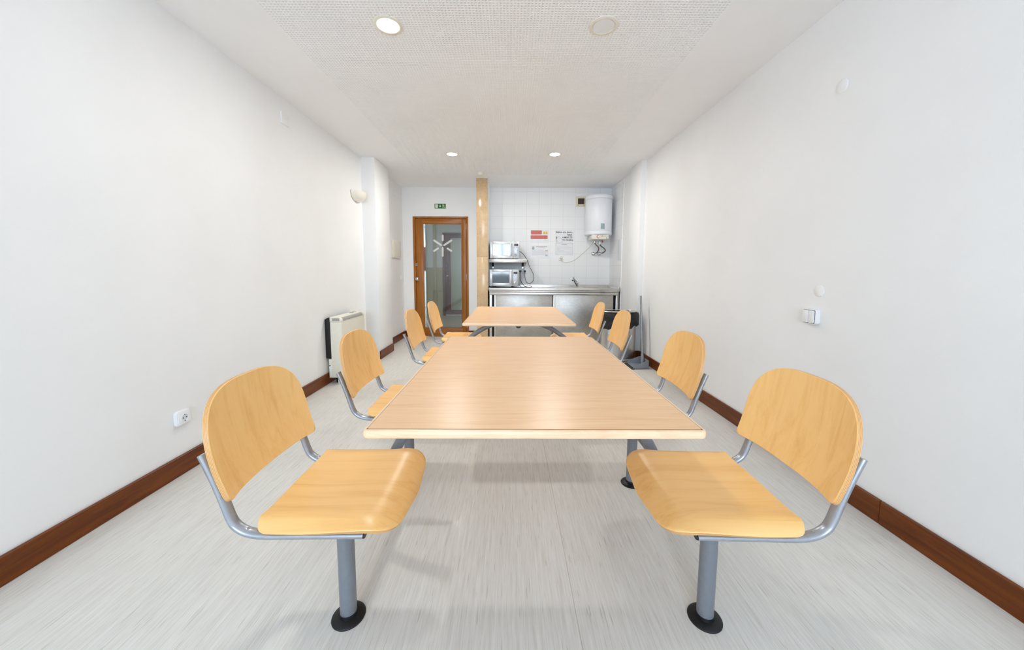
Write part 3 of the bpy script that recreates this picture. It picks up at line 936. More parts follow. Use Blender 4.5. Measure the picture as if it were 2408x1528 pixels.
MB().prism(rrect(4.18, 4.33, 1.94, 2.01, 0.02), 'x', XL, XL+0.012, 0.002).build('wall_mount', 'plastic_cream', t)
MB().box(XL+0.012, XL+0.05, 4.24, 4.27, 1.975, 2.0, 0.004).build('lamp_holder', 'plastic_white', t)
# electrical panel + switch in the recess
t = thing('electrical_panel', (XLR, 5.555, 1.30), 'cream fuse box on the recess wall left of the door', 'fuse box')
MB().prism(rrect(5.372, 5.738, 1.304, 1.575, 0.008), 'x', XLR, XLR+0.030, 0.003).build('frame', 'plastic_cream', t)
dr = MB().prism(rrect(5.400, 5.710, 1.328, 1.551, 0.006), 'x', XLR+0.030, XLR+0.035, 0.002).build('panel_door', 'plastic_cream', t)
MB().box(XLR+0.035, XLR+0.039, 5.414, 5.432, 1.43, 1.45, 0.001).build('latch', 'plastic_cream', dr)
t = thing('light_switch', (XLR, 5.80, 1.0), 'white light switch on the recess wall beside the glazed door', 'switch')
MB().prism(rrect(5.760, 5.842, 0.962, 1.040, 0.008), 'x', XLR, XLR+0.010, 0.002).build('face_plate', 'plastic_white', t)
MB().prism(rrect(5.772, 5.830, 0.974, 1.028, 0.005), 'x', XLR+0.010, XLR+0.015, 0.002).build('rocker', 'plastic_white', t)
# white panel on the tiled side wall
t = MB().prism(rrect(5.330, 5.505, 1.288, 1.592, 0.004), 'x', XR-0.014, XR-0.008, 0.001).build('splash_panel', 'enamel'); tag(t, 'small glossy white panel on the tiled right side wall', 'panel')

# ------------------------------------------------------------------ storage heater
HY0, HY1 = 3.420, 3.960
hx = XL+0.020
t = thing('storage_heater', (XL+0.1, (HY0+HY1)/2, 0), 'white storage heater with black back standing by the left wall', 'heater')
XFt = -1.632
body = MB(); body.prism([(hx+0.035, 0.064), (XFt, 0.064), (XFt, 0.615), (hx+0.035, 0.615)], 'y', HY0, HY1, 0.004)
body.build('body', 'plastic_cream', t)
cap = MB(); r = 0.035
poly = [(hx+0.033, 0.617), (XFt+0.001, 0.617)] + [(XFt+0.001-r+r*math.cos(a), 0.662-r+r*math.sin(a)) for a in [i*PI/2/6 for i in range(7)]] + [(hx+0.033, 0.662)]
cp = cap.prism(poly, 'y', HY0-0.002, HY1+0.002, 0.004).build('top_cap', 'plastic_cream', t)
MB().box(XFt-0.088, XFt-0.020, HY0-0.0045, HY0-0.002, 0.628, 0.652, 0.0008).build('end_grille', 'vent_grey', cp)
mb = MB()
gp = [(XFt+0.0015, 0.624)] + [(XFt+0.0025-r+(r+0.0005)*math.cos(a), 0.662-r+(r+0.0005)*math.sin(a)) for a in [i*PI/2/6 for i in range(5)]]
gp2 = [(x-0.006, z-0.004) for x, z in reversed(gp)]
mb.prism(gp+gp2, 'y', HY0+0.03, HY1-0.05)
mb.build('front_grille', 'vent_grey', cp)
for yy in (HY1-0.16, HY1-0.09):
    MB().lathe([(0.022, 0), (0.022, 0.003), (0.016, 0.004)], (hx+0.075, yy, 0.662), seg=24).build('control_dial', 'vent_grey', cp)
MB().prism([(hx-0.017, 0.256), (hx+0.036, 0.250), (hx+0.036, 0.655), (hx+0.012, 0.655), (hx-0.017, 0.640)], 'y', HY0+0.004, HY1-0.01, 0.002).build('back_shield', 'black', t)
sb = MB().box(hx+0.008, hx+0.036, HY0+0.002, HY1-0.02, 0.064, 0.248, 0.002).build('connection_box', 'plastic_cream', t)
MB().box(hx+0.012, hx+0.034, HY0+0.0005, HY0+0.003, 0.128, 0.198, 0.001).build('cable_plate', 'plastic_white', sb)
MB().cyl((hx+0.018, HY0-0.002, 0.185), (hx+0.018, HY0+0.002, 0.185), 0.006, 12).build('cable_gland', 'black', sb)
for yy in (HY0+0.03, HY1-0.10):
    MB().box(hx+0.075, XFt-0.012, yy, yy+0.045, 0, 0.064, 0.004).build('foot', 'plastic_white', t)
for yy in (HY0+0.05, HY1-0.08):
    MB().box(hx+0.050, hx+0.074, yy, yy+0.03, 0.0, 0.064, 0.003).build('rear_foot', 'black', t)

# ------------------------------------------------------------------ stainless sink unit
KX0, KX1, KY0, KY1 = -0.323, 1.634, 5.300, 5.953
t = thing('sink_unit', ((KX0+KX1)/2, 5.640, 0), 'stainless steel sink unit with two sliding doors along the tiled wall', 'sink unit')
ZT = 0.862; ZS = 0.850
SB = (0.70, 1.18, 5.460, 5.760)   # basin opening
mb = MB()
mb.box(KX0, SB[0], KY0+0.02, KY1-0.012, ZS-0.006, ZS); mb.box(SB[1], KX1, KY0+0.02, KY1-0.012, ZS-0.006, ZS)
mb.box(SB[0], SB[1], KY0+0.02, SB[2], ZS-0.006, ZS); mb.box(SB[0], SB[1], SB[3], KY1-0.012, ZS-0.006, ZS)
mb.box(KX0, KX1, KY0, KY0+0.022, 0.818, ZT, 0.004)
mb.box(KX0, KX0+0.016, KY0+0.02, KY1, 0.82, ZT, 0.003); mb.box(KX1-0.016, KX1, KY0+0.02, KY1, 0.82, 0.884, 0.003)
wt = mb.build('worktop', 'steel', t)
mb = MB(); a, b, c, d = SB; zb = 0.70
mb.add([(a, c, ZS), (b, c, ZS), (b, d, ZS), (a, d, ZS), (a+.02, c+.02, zb), (b-.02, c+.02, zb), (b-.02, d-.02, zb), (a+.02, d-.02, zb)],
       [(0, 1, 5, 4), (1, 2, 6, 5), (2, 3, 7, 6), (3, 0, 4, 7), (4, 5, 6, 7)])
mb.build('basin', 'steel', wt)
MB().box(KX0, KX1, KY1-0.014, KY1, 0.82, 0.890, 0.003).build('splashback', 'steel', t)
PF = KY0+0.012
mb = MB()
mb.box(KX0+0.010, KX1-0.010, PF, PF+0.03, 0.756, 0.796, 0.003); mb.box(KX0+0.006, KX1-0.006, PF+0.004, PF+0.03, 0.800, 0.8175, 0.002)
mb.build('front_rail', 'steel', t)
for xa, xb in ((KX0+0.012, KX0+0.050), (KX1-0.052, KX1-0.012)):
    lg = MB().box(xa, xb, PF, PF+0.038, 0.02, 0.756, 0.003).build('corner_post', 'steel', t)
    MB().cyl(((xa+xb)/2, PF+0.019, 0.0), ((xa+xb)/2, PF+0.019, 0.021), 0.018, 16).build('levelling_foot', 'black', lg)
for xa in (KX0+0.012, KX1-0.052):
    MB().box(xa, xa+0.038, KY1-0.06, KY1-0.022, 0.0, 0.80, 0.003).build('rear_post', 'steel', t)
MB().box(KX0+0.050, KX1-0.052, PF+0.075, KY1-0.03, 0.05, 0.79).build('carcass', 'dark', t, smooth=False)
MB().box(KX0+0.05, KX1-0.052, PF, PF+0.07, 0.03, 0.054, 0.002).build('bottom_rail', 'steel', t)
d1 = MB().box(-0.243, 0.640, PF+0.040, PF+0.058, 0.056, 0.758, 0.003).build('sliding_door', 'steel_dull', t)
MB().box(-0.243, -0.218, PF+0.034, PF+0.0405, 0.056, 0.758, 0.003).build('door_edge', 'steel', d1)
d2_ = MB().box(0.650, 1.550, PF+0.020, PF+0.038, 0.056, 0.758, 0.003).build('sliding_door', 'steel_dull', t)
MB().box(0.646, 0.676, PF+0.014, PF+0.0205, 0.056, 0.758, 0.003).build('door_edge', 'steel', d2_)
MB().box(KX0+0.058, KX0+0.080, PF+0.058, PF+0.074, 0.16, 0.34, 0.004).build('door_stop', 'black', t)

# mixer tap
t = thing('mixer_tap', (1.098, 5.790, ZS), 'chrome lever mixer tap on the steel sink', 'tap')
tx, ty = 1.085, 5.790
MB().lathe([(0.027, 0), (0.027, 0.006), (0.0215, 0.010), (0.0205, 0.062), (0.022, 0.066), (0.022, 0.082), (0.017, 0.093), (0.006, 0.096)], (tx, ty, ZS)).build('tap_body', 'chrome', t)
MB().tube(spline([(tx, ty-0.008, ZS+0.020), (tx-0.034, ty-0.055, ZS+0.068), (tx-0.072, ty-0.115, ZS+0.120), (tx-0.092, ty-0.150, ZS+0.132), (tx-0.102, ty-0.168, ZS+0.116)], 6), 0.0115, seg=14).build('spout', 'chrome', t)
MB().tube(spline([(tx-0.004, ty, ZS+0.090), (tx-0.030, ty-0.01, ZS+0.118), (tx-0.056, ty-0.02, ZS+0.146), (tx-0.064, ty-0.024, ZS+0.174)], 6), 0.008, 0.006, 12).build('lever', 'chrome', t)

# ------------------------------------------------------------------ shelf and microwaves
t = thing('wall_shelf', (-0.05, 5.740, 1.245), 'stainless steel wall shelf carrying the upper microwave', 'shelf')
mb = MB(); hx0, hx1 = -0.340, 0.262
mb.box(hx0, hx1, 5.530, 5.952, 1.2915, 1.2975); mb.box(hx0, hx1, 5.525, 5.535, 1.243, 1.2975, 0.002)
mb.box(hx0, hx0+0.012, 5.525, 5.952, 1.243, 1.2975, 0.002); mb.box(hx1-0.008, hx1, 5.525, 5.952, 1.243, 1.2975, 0.002)
mb.build('shelf_tray', 'steel', t)
for xx in (-0.292, 0.205):
    br = MB().prism([(5.600, 1.290), (5.953, 1.290), (5.953, 1.190), (5.925, 1.190), (5.925, 1.245), (5.600, 1.272)], 'x', xx-0.017, xx+0.017).build('bracket', 'dark', t)
    MB().box(xx-0.017, xx+0.017, 5.945, 5.953, 1.147, 1.190, 0.001).build('wall_plate', 'steel', br)

def microwave(x0, z0, yf, label, cord, plug, foot=0.028):
    w, h = 0.456, 0.258; x1, z1 = x0+w, z0+h
    t = thing('microwave_oven', ((x0+x1)/2, yf+0.17, z0-foot), label, 'microwave', 'silver microwave ovens')
    yb = yf+0.330
    MB().box(x0+0.004, x1-0.004, yf+0.022, yb, z0, z1-0.004, 0.006).build('casing', 'silver_panel', t)
    xd = x0+0.357                                   # door / panel split
    fr = MB()
    gx0, gx1, gz0, gz1 = x0+0.048, x0+0.312, z0+0.050, z1-0.040
    fr.box(x0, gx0, yf, yf+0.022, z0, z1, 0.003); fr.box(gx1, xd-0.001, yf, yf+0.022, z0, z1, 0.003)
    fr.box(gx0, gx1, yf, yf+0.022, z0, gz0, 0.003); fr.box(gx0, gx1, yf, yf+0.022, gz1, z1, 0.003)
    dd = fr.build('oven_door', 'silver_face', t)
    MB().box(gx0-0.002, gx1+0.002, yf+0.006, yf+0.016, gz0-0.002, gz1+0.002).build('door_window', 'door_glass_mw', dd)
    hxm = x0+0.337
    MB().tube(spline([(hxm, yf-0.001, gz0-0.006), (hxm, yf-0.020, gz0+0.006), (hxm, yf-0.026, (gz0+gz1)/2), (hxm, yf-0.020, gz1-0.006), (hxm, yf-0.001, gz1+0.006)], 5), 0.008, 0.005, 12).build('door_handle', 'chrome', dd)
    MB().lathe([(0.011, 0), (0.010, 0.001)], (x0+0.178, yf, z0+0.022), '-y', 20, 1.2, 0.35).build('maker_badge', 'button', dd)
    cp = MB().box(xd+0.001, x1, yf+0.002, yf+0.024, z0, z1, 0.003).build('control_panel', 'silver_panel', t)
    pc = (xd+x1)/2
    MB().box(pc-0.030, pc+0.030, yf-0.001, yf+0.003, z1-0.066, z1-0.034, 0.001).build('display', 'display', cp)
    for dx, dz in ((-0.028, -0.085), (0, -0.085), (0.028, -0.085), (0.028, -0.112), (0.028, -0.139), (0.028, -0.166), (-0.014, -0.112)):
        MB().lathe([(0.0065, 0), (0.0055, 0.0025)], (pc+dx, yf+0.002, z1+dz), '-y', 14).build('button', 'button', cp)
    MB().lathe([(0.021, 0), (0.020, 0.004), (0.016, 0.006), (0.015, 0.020), (0.012, 0.022)], (pc-0.012, yf+0.002, z0+0.052), '-y', 28).build('dial', 'chrome', cp)
    for fx in (x0+0.085, x1-0.105):
        for fy in (yf+0.05, yb-0.05):
            MB().lathe([(0.016, 0), (0.018, foot)], (fx, fy, z0-foot), seg=16).build('foot', 'black', t)
    cd = MB().tube(spline(cord, 6), 0.0042, seg=10).build('power_cord', 'black', t)
    MB().lathe([(0.018, 0), (0.0185, 0.012), (0.013, 0.030), (0.007, 0.036)], (plug[0], YB-0.012, plug[1]), '-y', 20).build('plug', 'black', cd)
    return t
zc = ZS+0.0045
lowcord = [(0.168, YB-0.046, 1.104), (0.165, YB-0.065, 1.060), (0.164, YB-0.07, 1.000), (0.178, 5.86, 0.940), (0.217, 5.82, 0.885), (0.262, 5.79, zc), (0.318, 5.75, zc), (0.346, 5.77, 0.864), (0.315, 5.80, 0.877), (0.256, 5.80, 0.866), (0.204, 5.76, zc), (0.172, 5.77, 0.862), (0.140, 5.80, 0.892), (0.118, 5.82, 0.895)]
microwave(-0.327, 0.8785, 5.540, 'silver microwave on the steel worktop, under the shelf', lowcord, (0.168, 1.108))
upcord = [(0.240, YB-0.046, 1.104), (0.238, YB-0.058, 1.060), (0.242, YB-0.06, 1.008), (0.259, YB-0.06, 0.945), (0.298, YB-0.06, 0.911), (0.351, YB-0.06, 0.924), (0.386, YB-0.06, 0.976), (0.385, YB-0.06, 1.047), (0.348, YB-0.06, 1.124), (0.306, YB-0.062, 1.205), (0.286, YB-0.065, 1.270), (0.262, YB-0.075, 1.316), (0.209, YB-0.085, 1.388), (0.148, YB-0.09, 1.436), (0.120, YB-0.09, 1.442)]
microwave(-0.319, 1.3065, 5.540, 'silver microwave on top of the wall shelf', upcord, (0.240, 1.108), 0.009)
for x, lab in ((0.169, 'white wall socket with the lower microwave plugged in, left of the pair'), (0.2405, 'white wall socket right of the pair, beside the hanging black cord')):
    s_ = thing('wall_socket', (x, YB, 1.105), lab, 'socket', 'paired kitchen sockets')
    MB().prism(rrect(x-0.035, x+0.035, 1.070, 1.140, 0.006), 'y', YB-0.009, YB, 0.002).build('face_plate', 'plastic_white', s_)
    MB().lathe([(0.0235, 0.009), (0.0235, 0.0115), (0.0205, 0.0115)], (x, YB, 1.108), '-y', 28).build('socket_ring', 'plastic_white', s_)

# ------------------------------------------------------------------ water heater, its hoses, cable and valves
BX, BY, BR = 1.388, 5.725, 0.208
t = thing('water_heater', (BX, BY, 1.665), 'white cylindrical electric water heater hung in the right corner of the tiled wall', 'water heater')
MB().lathe([(BR-0.002, 1.742), (BR, 1.745), (BR, 2.222), (BR-0.002, 2.225)], (BX, BY, 0), seg=64).build('tank', 'enamel', t)
MB().lathe([(BR-0.004, 2.226), (BR+0.003, 2.228), (BR+0.003, 2.268), (BR-0.010, 2.286), (BR-0.06, 2.296), (0.02, 2.300)], (BX, BY, 0), seg=64).build('top_cap', 'enamel', t)
MB().lathe([(BR-0.004, 1.741), (BR+0.003, 1.739), (BR+0.003, 1.690), (BR-0.010, 1.676), (BR-0.05, 1.672), (0.02, 1.670)], (BX, BY, 0), seg=64).build('bottom_cap', 'enamel', t)
MB().box(BX-0.10, BX+0.10, BY+0.17, YB, 2.12, 2.17, 0.003).build('wall_bracket', 'plastic_white', t)
cb = MB().prism(rrect(BX-0.136, BX+0.124, 1.606, 1.672, 0.014), 'y', BY-0.185, BY+0.08, 0.006).build('control_box', 'plastic_cream', t)
cyf = BY-0.185
MB().lathe([(0.024, 0.0), (0.024, 0.0015)], (BX-0.040, cyf, 1.645), '-y', 28).build('dial_ring', 'red_dot', cb)
MB().lathe([(0.019, 0.0016), (0.018, 0.010), (0.015, 0.012)], (BX-0.036, cyf, 1.645), '-y', 28).build('thermostat_dial', 'plastic_white', cb)
MB().box(BX+0.014, BX+0.027, cyf-0.0012, cyf+0.001, 1.646, 1.660).build('maker_mark', 'red_dot', cb)
MB().box(BX+0.030, BX+0.112, cyf-0.0012, cyf+0.001, 1.650, 1.656).build('maker_lettering', 'label_grey', cb)
MB().lathe([(0.0065, 0), (0.005, 0.003)], (BX+0.090, cyf, 1.626), '-y', 16).build('indicator_lamp', 'display', cb)
# rating label wrapped on the tank
vs = []; fs = []; nn = 8
for z in (1.758, 1.842):
    for rr in (BR+0.0004, BR+0.0012):
        for i in range(nn+1):
            a = -PI/2+0.17*(-0.35+1.7*i/nn)+0.01
            vs.append((BX+rr*math.cos(a), BY+rr*math.sin(a), z))
m_ = nn+1
for i in range(nn):
    fs += [(i, i+1, 2*m_+i+1, 2*m_+i), (m_+i, 3*m_+i, 3*m_+i+1, m_+i+1), (i, m_+i, m_+i+1, i+1), (2*m_+i, 2*m_+i+1, 3*m_+i+1, 3*m_+i)]
fs += [(0, 2*m_, 3*m_, m_), (nn, m_+nn, 3*m_+nn, 2*m_+nn)]
tag(MB().add(vs, fs).build('rating_label', 'label_grey', t), 'small grey-blue rating label')
hl = [(BX-0.030, 5.800, 1.600), (BX-0.029, 5.800, 1.572), (BX-0.004, 5.800, 1.536), (BX+0.032, 5.810, 1.503), (BX+0.044, 5.830, 1.468), (BX+0.032, 5.860, 1.426), (BX+0.012, 5.890, 1.410)]
hr = [(BX+0.055, 5.800, 1.560), (BX+0.058, 5.800, 1.542), (BX+0.078, 5.810, 1.518), (BX+0.122, 5.820, 1.490), (BX+0.152, 5.830, 1.456), (BX+0.142, 5.860, 1.427), (BX+0.112, 5.890, 1.411)]
for hp in (hl, hr): MB().tube(spline(hp, 7), 0.0085, seg=12).build('flexible_hose', 'braid', t)
mb = MB(); mb.cyl((BX-0.030, 5.800, 1.570), (BX-0.030, 5.800, 1.607), 0.012, 12); mb.cyl((BX+0.055, 5.800, 1.545), (BX+0.055, 5.800, 1.607), 0.012, 12)
mb.cyl((BX+0.055, 5.800, 1.592), (BX+0.098, 5.800, 1.592), 0.008, 12)
mb.build('inlet_fitting', 'chrome', t)
MB().box(BX+0.092, BX+0.101, 5.785, 5.815, 1.572, 1.606, 0.002).build('relief_lever', 'red_dot', t)
cab = [(BX-0.035, 5.840, 1.606), (1.310, 5.910, 1.518), (1.274, YB-0.012, 1.483), (1.163, YB-0.008, 1.379), (1.068, YB-0.008, 1.304), (0.983, YB-0.010, 1.269), (0.921, YB-0.014, 1.261), (0.862, YB-0.025, 1.272), (0.838, YB-0.036, 1.305), (0.838, YB-0.036, 1.326)]
cb_ = MB().tube(spline(cab, 7), 0.0030, seg=8).build('power_cable', 'plastic_ivory', t)
MB().lathe([(0.0175, 0), (0.018, 0.012), (0.013, 0.024), (0.008, 0.028)], (0.838, YB-0.011, 1.332), '-y', 20).build('plug', 'plastic_ivory', cb_)
for x, lab in ((1.375, 'round chrome wall valve under the water heater, left of the two'), (1.474, 'round chrome wall valve under the water heater, right of the two')):
    v_ = thing('wall_valve', (x, YB, 1.403), lab, 'valve', 'chrome wall valves')
    MB().lathe([(0.032, 0), (0.031, 0.004), (0.022, 0.012), (0.013, 0.016)], (x, YB, 1.403), '-y', 28).build('rosette', 'chrome', v_)
    MB().lathe([(0.012, 0.014), (0.012, 0.040), (0.018, 0.042), (0.018, 0.056), (0.012, 0.060)], (x, YB, 1.403), '-y', 20).build('handle', 'chrome', v_)
    MB().cyl((x+0.004, YB-0.045, 1.404), (x+0.024, YB-0.058, 1.410), 0.0105, 12).build('outlet', 'chrome', v_)
s_ = thing('wall_socket', (0.838, YB, 1.33), 'white socket under the notices with the water heater cable', 'socket')
MB().prism(rrect(0.800, 0.878, 1.292, 1.371, 0.008), 'y', YB-0.008, YB, 0.002).build('face_plate', 'plastic_white', s_)
MB().lathe([(0.0235, 0.008), (0.0235, 0.0105), (0.0205, 0.0105)], (0.838, YB, 1.332), '-y', 28).build('socket_ring', 'plastic_ivory', s_)

# extractor fan
t = thing('extractor_fan', (1.149, YB, 2.172), 'square ivory extractor fan on the tiles left of the water heater', 'extractor fan')
fx0, fx1, fz0, fz1 = 1.068, 1.230, 2.172, 2.326
mb = MB(); gx0, gx1, gz0, gz1 = 1.099, 1.203, 2.204, 2.296
yfan = YB-0.028
mb.box(fx0, gx0, yfan, YB, fz0, fz1, 0.004); mb.box(gx1, fx1, yfan, YB, fz0, fz1, 0.004)
mb.box(gx0-0.002, gx1+0.002, yfan, YB, fz0, gz0, 0.004); mb.box(gx0-0.002, gx1+0.002, yfan, YB, gz1, fz1, 0.004)
mb.build('housing', 'plastic_ivory', t)
MB().box(gx0, gx1, YB-0.012, YB, gz0, gz1).build('recess', 'grille', t)
mb = MB()
for i in range(1, 8): mb.box(gx0, gx1, yfan+0.003, yfan+0.008, gz0+i*(gz1-gz0)/8-0.0018, gz0+i*(gz1-gz0)/8+0.0018)
for i in range(1, 5): mb.box(gx0+i*(gx1-gx0)/5-0.0018, gx0+i*(gx1-gx0)/5+0.0018, yfan+0.0035, yfan+0.0085, gz0, gz1)
mb.build('grille', 'grille', t)
MB().cyl((1.103, yfan, 2.187), (1.103, yfan-0.002, 2.187), 0.005, 12).build('screw', 'grille', t)
tag(MB().cyl((1.194, yfan, 2.185), (1.194, yfan-0.002, 2.185), 0.0055, 12).build('indicator_lamp', 'red_dot', t), 'red indicator lamp')

# ------------------------------------------------------------------ notices on the tiles
def sheet(name, x0, x1, z0, z1, label):
    t = thing(name, ((x0+x1)/2, YB, z0), label, 'notice', 'printed notices on the tiles')
    MB().box(x0, x1, YB-0.0015, YB, z0, z1).build('sheet', 'paper', t, smooth=False)
    return t
yp = (YB-0.0021, YB-0.0015); yq = (YB-0.0027, YB-0.0021)
def bar(t, name, mat, x0, x1, z0, z1, r=0.0, yy=yp):
    (MB().prism(rrect(x0, x1, z0, z1, r, 3) if r else [(x0, z0), (x1, z0), (x1, z1), (x0, z1)], 'y', *yy)).build(name, mat, t, smooth=False)
def lines(t, x0, x1, zs, mat='grey_print', h=0.0028, short=None):
    mb = MB()
    for i, z in enumerate(zs):
        xe = x1 if not short or i not in short else x0+(x1-x0)*short[i]
        mb.box(x0, xe, yp[0], yp[1], z-h/2, z+h/2)
    mb.build('printed_lines', mat, t, smooth=False)
t = sheet('notice', 0.328, 0.636, 1.579, 1.791, 'notice with two red boxes and a small picture, upper left of the four sheets')
bar(t, 'red_box', 'red_print', 0.336, 0.516, 1.715, 1.782, 0.008); bar(t, 'red_box', 'red_print', 0.333, 0.613, 1.641, 1.700, 0.008)
bar(t, 'picture_oven', 'yellow_print', 0.531, 0.614, 1.716, 1.768, 0.004); bar(t, 'picture_door', 'orange_print', 0.538, 0.570, 1.728, 1.752, 0.003, yq); bar(t, 'picture_dial', 'red_dot', 0.588, 0.601, 1.731, 1.746, 0.004, yq)
mb = MB()
for x0, x1, zz in ((0.344, 0.508, (1.772, 1.758, 1.744, 1.730)), (0.341, 0.600, (1.690, 1.676, 1.662))):
    for z in zz: mb.box(x0, x1, yq[0], yq[1], z-0.0016, z+0.0016)
mb.build('printed_lines', 'pink_print', t, smooth=False)
lines(t, 0.550, 0.618, [1.624])
t = sheet('notice', 0.336, 0.645, 1.330, 1.541, 'pale leaflet with pink heading and green logo, lower left of the four sheets')
bar(t, 'heading', 'pink_print', 0.423, 0.605, 1.512, 1.519); bar(t, 'heading', 'pink_print', 0.457, 0.570, 1.493, 1.499)
bar(t, 'heading', 'pink_print', 0.358, 0.400, 1.512, 1.518)
mb = MB(); mb.lathe([(0.021, 0), (0.021, 0.0006)], (0.376, YB-0.0015, 1.489), '-y', 20); mb.build('logo', 'label_grey', t)
bar(t, 'logo_base', 'green_print', 0.358, 0.394, 1.474, 1.482, 0.003, yq)
lines(t, 0.356, 0.620, [1.462-0.011*i for i in range(9)], short={0: 0.75, 1: 0.75, 5: 0.9, 8: 0.4})
bar(t, 'picture', 'orange_print', 0.572, 0.616, 1.444, 1.458, 0.003)
mb = MB().lathe([(0.022, 0), (0.022, 0.0006)], (0.596, YB-0.0015, 1.372), '-y', 20, 1.0, 0.6); mb.build('stamp', 'grey_print', t)
t = sheet('notice', 0.739, 1.052, 1.580, 1.788, 'white poster reading Before you leave take a minute to clean, in bold letters')
text_mesh('Before you leave...', 0.0235, 0.752, 1.744, YB-0.0017, 'black_print', 'heading_text', t, bold=0.0009, width=0.277)
text_mesh('TAKE', 0.0285, 0.930, 1.6965, YB-0.0017, 'black_print', 'slogan_text', t, bold=0.0011, width=0.085)
text_mesh('A MINUTE', 0.0285, 0.854, 1.654, YB-0.0017, 'black_print', 'slogan_text', t, bold=0.0011, width=0.170)
text_mesh('TO CLEAN', 0.0285, 0.858, 1.6115, YB-0.0017, 'black_print', 'slogan_text', t, bold=0.0011, width=0.170)
mb = MB()
qx, qz, qr, w_ = 0.749, 1.588, 0.098, 0.0022
arc = [(qx+0.012+qr*math.cos(a), qz+qr*math.sin(a)) for a in [PI/2*i/12 for i in range(13)]]
arc2 = [(qx+0.012+(qr-w_)*math.cos(a), qz+(qr-w_)*math.sin(a)) for a in [PI/2*i/12 for i in range(13)]]
for i in range(12): mb.prism([arc[i], arc[i+1], arc2[i+1], arc2[i]], 'y', *yp)
mb.box(qx, qx+0.012+qr, yp[0], yp[1], qz, qz+w_); mb.box(qx, qx+w_, yp[0], yp[1], qz, qz+qr); mb.box(qx, qx+0.012, yp[0], yp[1], qz+qr-w_, qz+qr)
mb.prism([(qx+0.020, qz), (qx+0.023, qz), (qx+0.018, qz+0.060), (qx+0.015, qz+0.060)], 'y', *yp)
mb.prism([(qx+0.010, qz+0.060), (qx+0.020, qz+0.057), (qx+0.024, qz+0.088), (qx+0.012, qz+0.092)], 'y', *yp)
mb.build('picture_outline', 'black_print', t, smooth=False)
lines(t, 0.960, 1.030, [1.593])
t = sheet('notice', 0.735, 1.045, 1.372, 1.577, 'typed notice in a grey border, lower right of the four sheets')
mb = MB(); bx0, bx1, bz0, bz1, w_ = 0.752, 1.027, 1.392, 1.572, 0.003
mb.box(bx0, bx1, yp[0], yp[1], bz0, bz0+w_); mb.box(bx0, bx1, yp[0], yp[1], bz1-w_, bz1); mb.box(bx0, bx0+w_, yp[0], yp[1], bz0, bz1); mb.box(bx1-w_, bx1, yp[0], yp[1], bz0, bz1)
mb.build('border_line', 'label_grey', t, smooth=False)
bar(t, 'heading', 'label_grey', 0.842, 0.937, 1.546, 1.554)
lines(t, 0.773, 1.012, [1.523, 1.503, 1.492, 1.481, 1.464, 1.453, 1.436, 1.425], short={0: 0.9, 3: 0.2, 5: 0.5, 7: 0.85})
lines(t, 0.938, 1.012, [1.410])

# ------------------------------------------------------------------ bin, liner, dustpan
bxc, byc, ba, bb = 1.340, 4.385, 0.218, 0.115
t = thing('waste_bin', (bxc, byc, 0), 'oval stainless steel waste bin in the right corner by the dustpan', 'bin')
def oval(mb, prof, seg=48, n=2.6):
    vs = []
    for k, z in prof:
        for j in range(seg):
            th = 2*PI*j/seg; c, s = math.cos(th), math.sin(th)
            vs.append((bxc+(ba+k)*math.copysign(abs(c)**(2/n), c), byc+(bb+k)*math.copysign(abs(s)**(2/n), s), z))
    fs = []
    for i in range(len(prof)-1):
        for j in range(seg):
            a, b = i*seg+j, i*seg+(j+1) % seg; fs.append((a, b, b+seg, a+seg))
    return vs, fs
vs, fs = oval(None, [(-0.04, 0.034), (0.0, 0.034), (0.0, 0.600), (-0.004, 0.600), (-0.004, 0.04), (-0.05, 0.04)]); fs.append(tuple(range(48)))
MB().add(vs, fs).build('bin_body', 'steel_v', t)
vs, fs = oval(None, [(-0.02, 0.0), (-0.004, 0.0), (-0.004, 0.020), (0.007, 0.022), (0.007, 0.032), (0.0, 0.038)])
tag(MB().add(vs, fs).build('base_ring', 'steel', t), 'steel base ring')
vs, fs = oval(None, [(-0.012, 0.030), (-0.010, 0.0), (-0.014, 0.0)])
MB().add(vs, fs).build('rubber_skirt', 'rubber', t)
vs, fs = oval(None, [(0.010, 0.620), (0.012, 0.625), (0.008, 0.630), (-0.02, 0.633), (-0.024, 0.628), (0.004, 0.622)])
MB().add(vs, fs).build('rim_ring', 'steel', t)
# liner: crumpled black film folded over the rim
seg = 96; vs = []; fs = []
random.seed(3)
ph = [random.uniform(0, 6.28) for _ in range(12)]
def wob(th, z, k): return sum(math.sin((3+i*2)*th+ph[i]+z*(9+4*i)) for i in range(6))/6*k
prof = [(-0.03, 0.40, 0.0), (-0.02, 0.56, 0.004), (-0.010, 0.609, 0.003), (0.004, 0.6175, 0.002), (0.014, 0.607, 0.005), (0.020, 0.580, 0.010), (0.020, 0.545, 0.012), (0.018, 0.505, 0.012), (0.022, 0.46, 0.014), (0.020, 0.415, 0.014)]
for pi, (k, z, wv) in enumerate(prof):
    for j in range(seg):
        th = 2*PI*j/seg; c, s = math.cos(th), math.sin(th)
        kk = k + max(-0.012, wob(th, z, wv)) + (0.020*max(0, math.cos(th-0.15))**6 if 4 <= pi else 0)
        if pi >= 4: kk = max(kk, 0.006)
        zz = z + (wob(th, 0, 0.03) +0.055*max(0, c) if pi == len(prof)-1 else wob(th, z, 0.006) if pi > 4 else 0)
        vs.append((bxc+(ba+kk)*math.copysign(abs(c)**(2/2.6), c), byc+(bb+kk)*math.copysign(abs(s)**(2/2.6), s), zz))
for i in range(len(prof)-1):
    for j in range(seg):
        a, b = i*seg+j, i*seg+(j+1) % seg; fs.append((a, b, b+seg, a+seg))
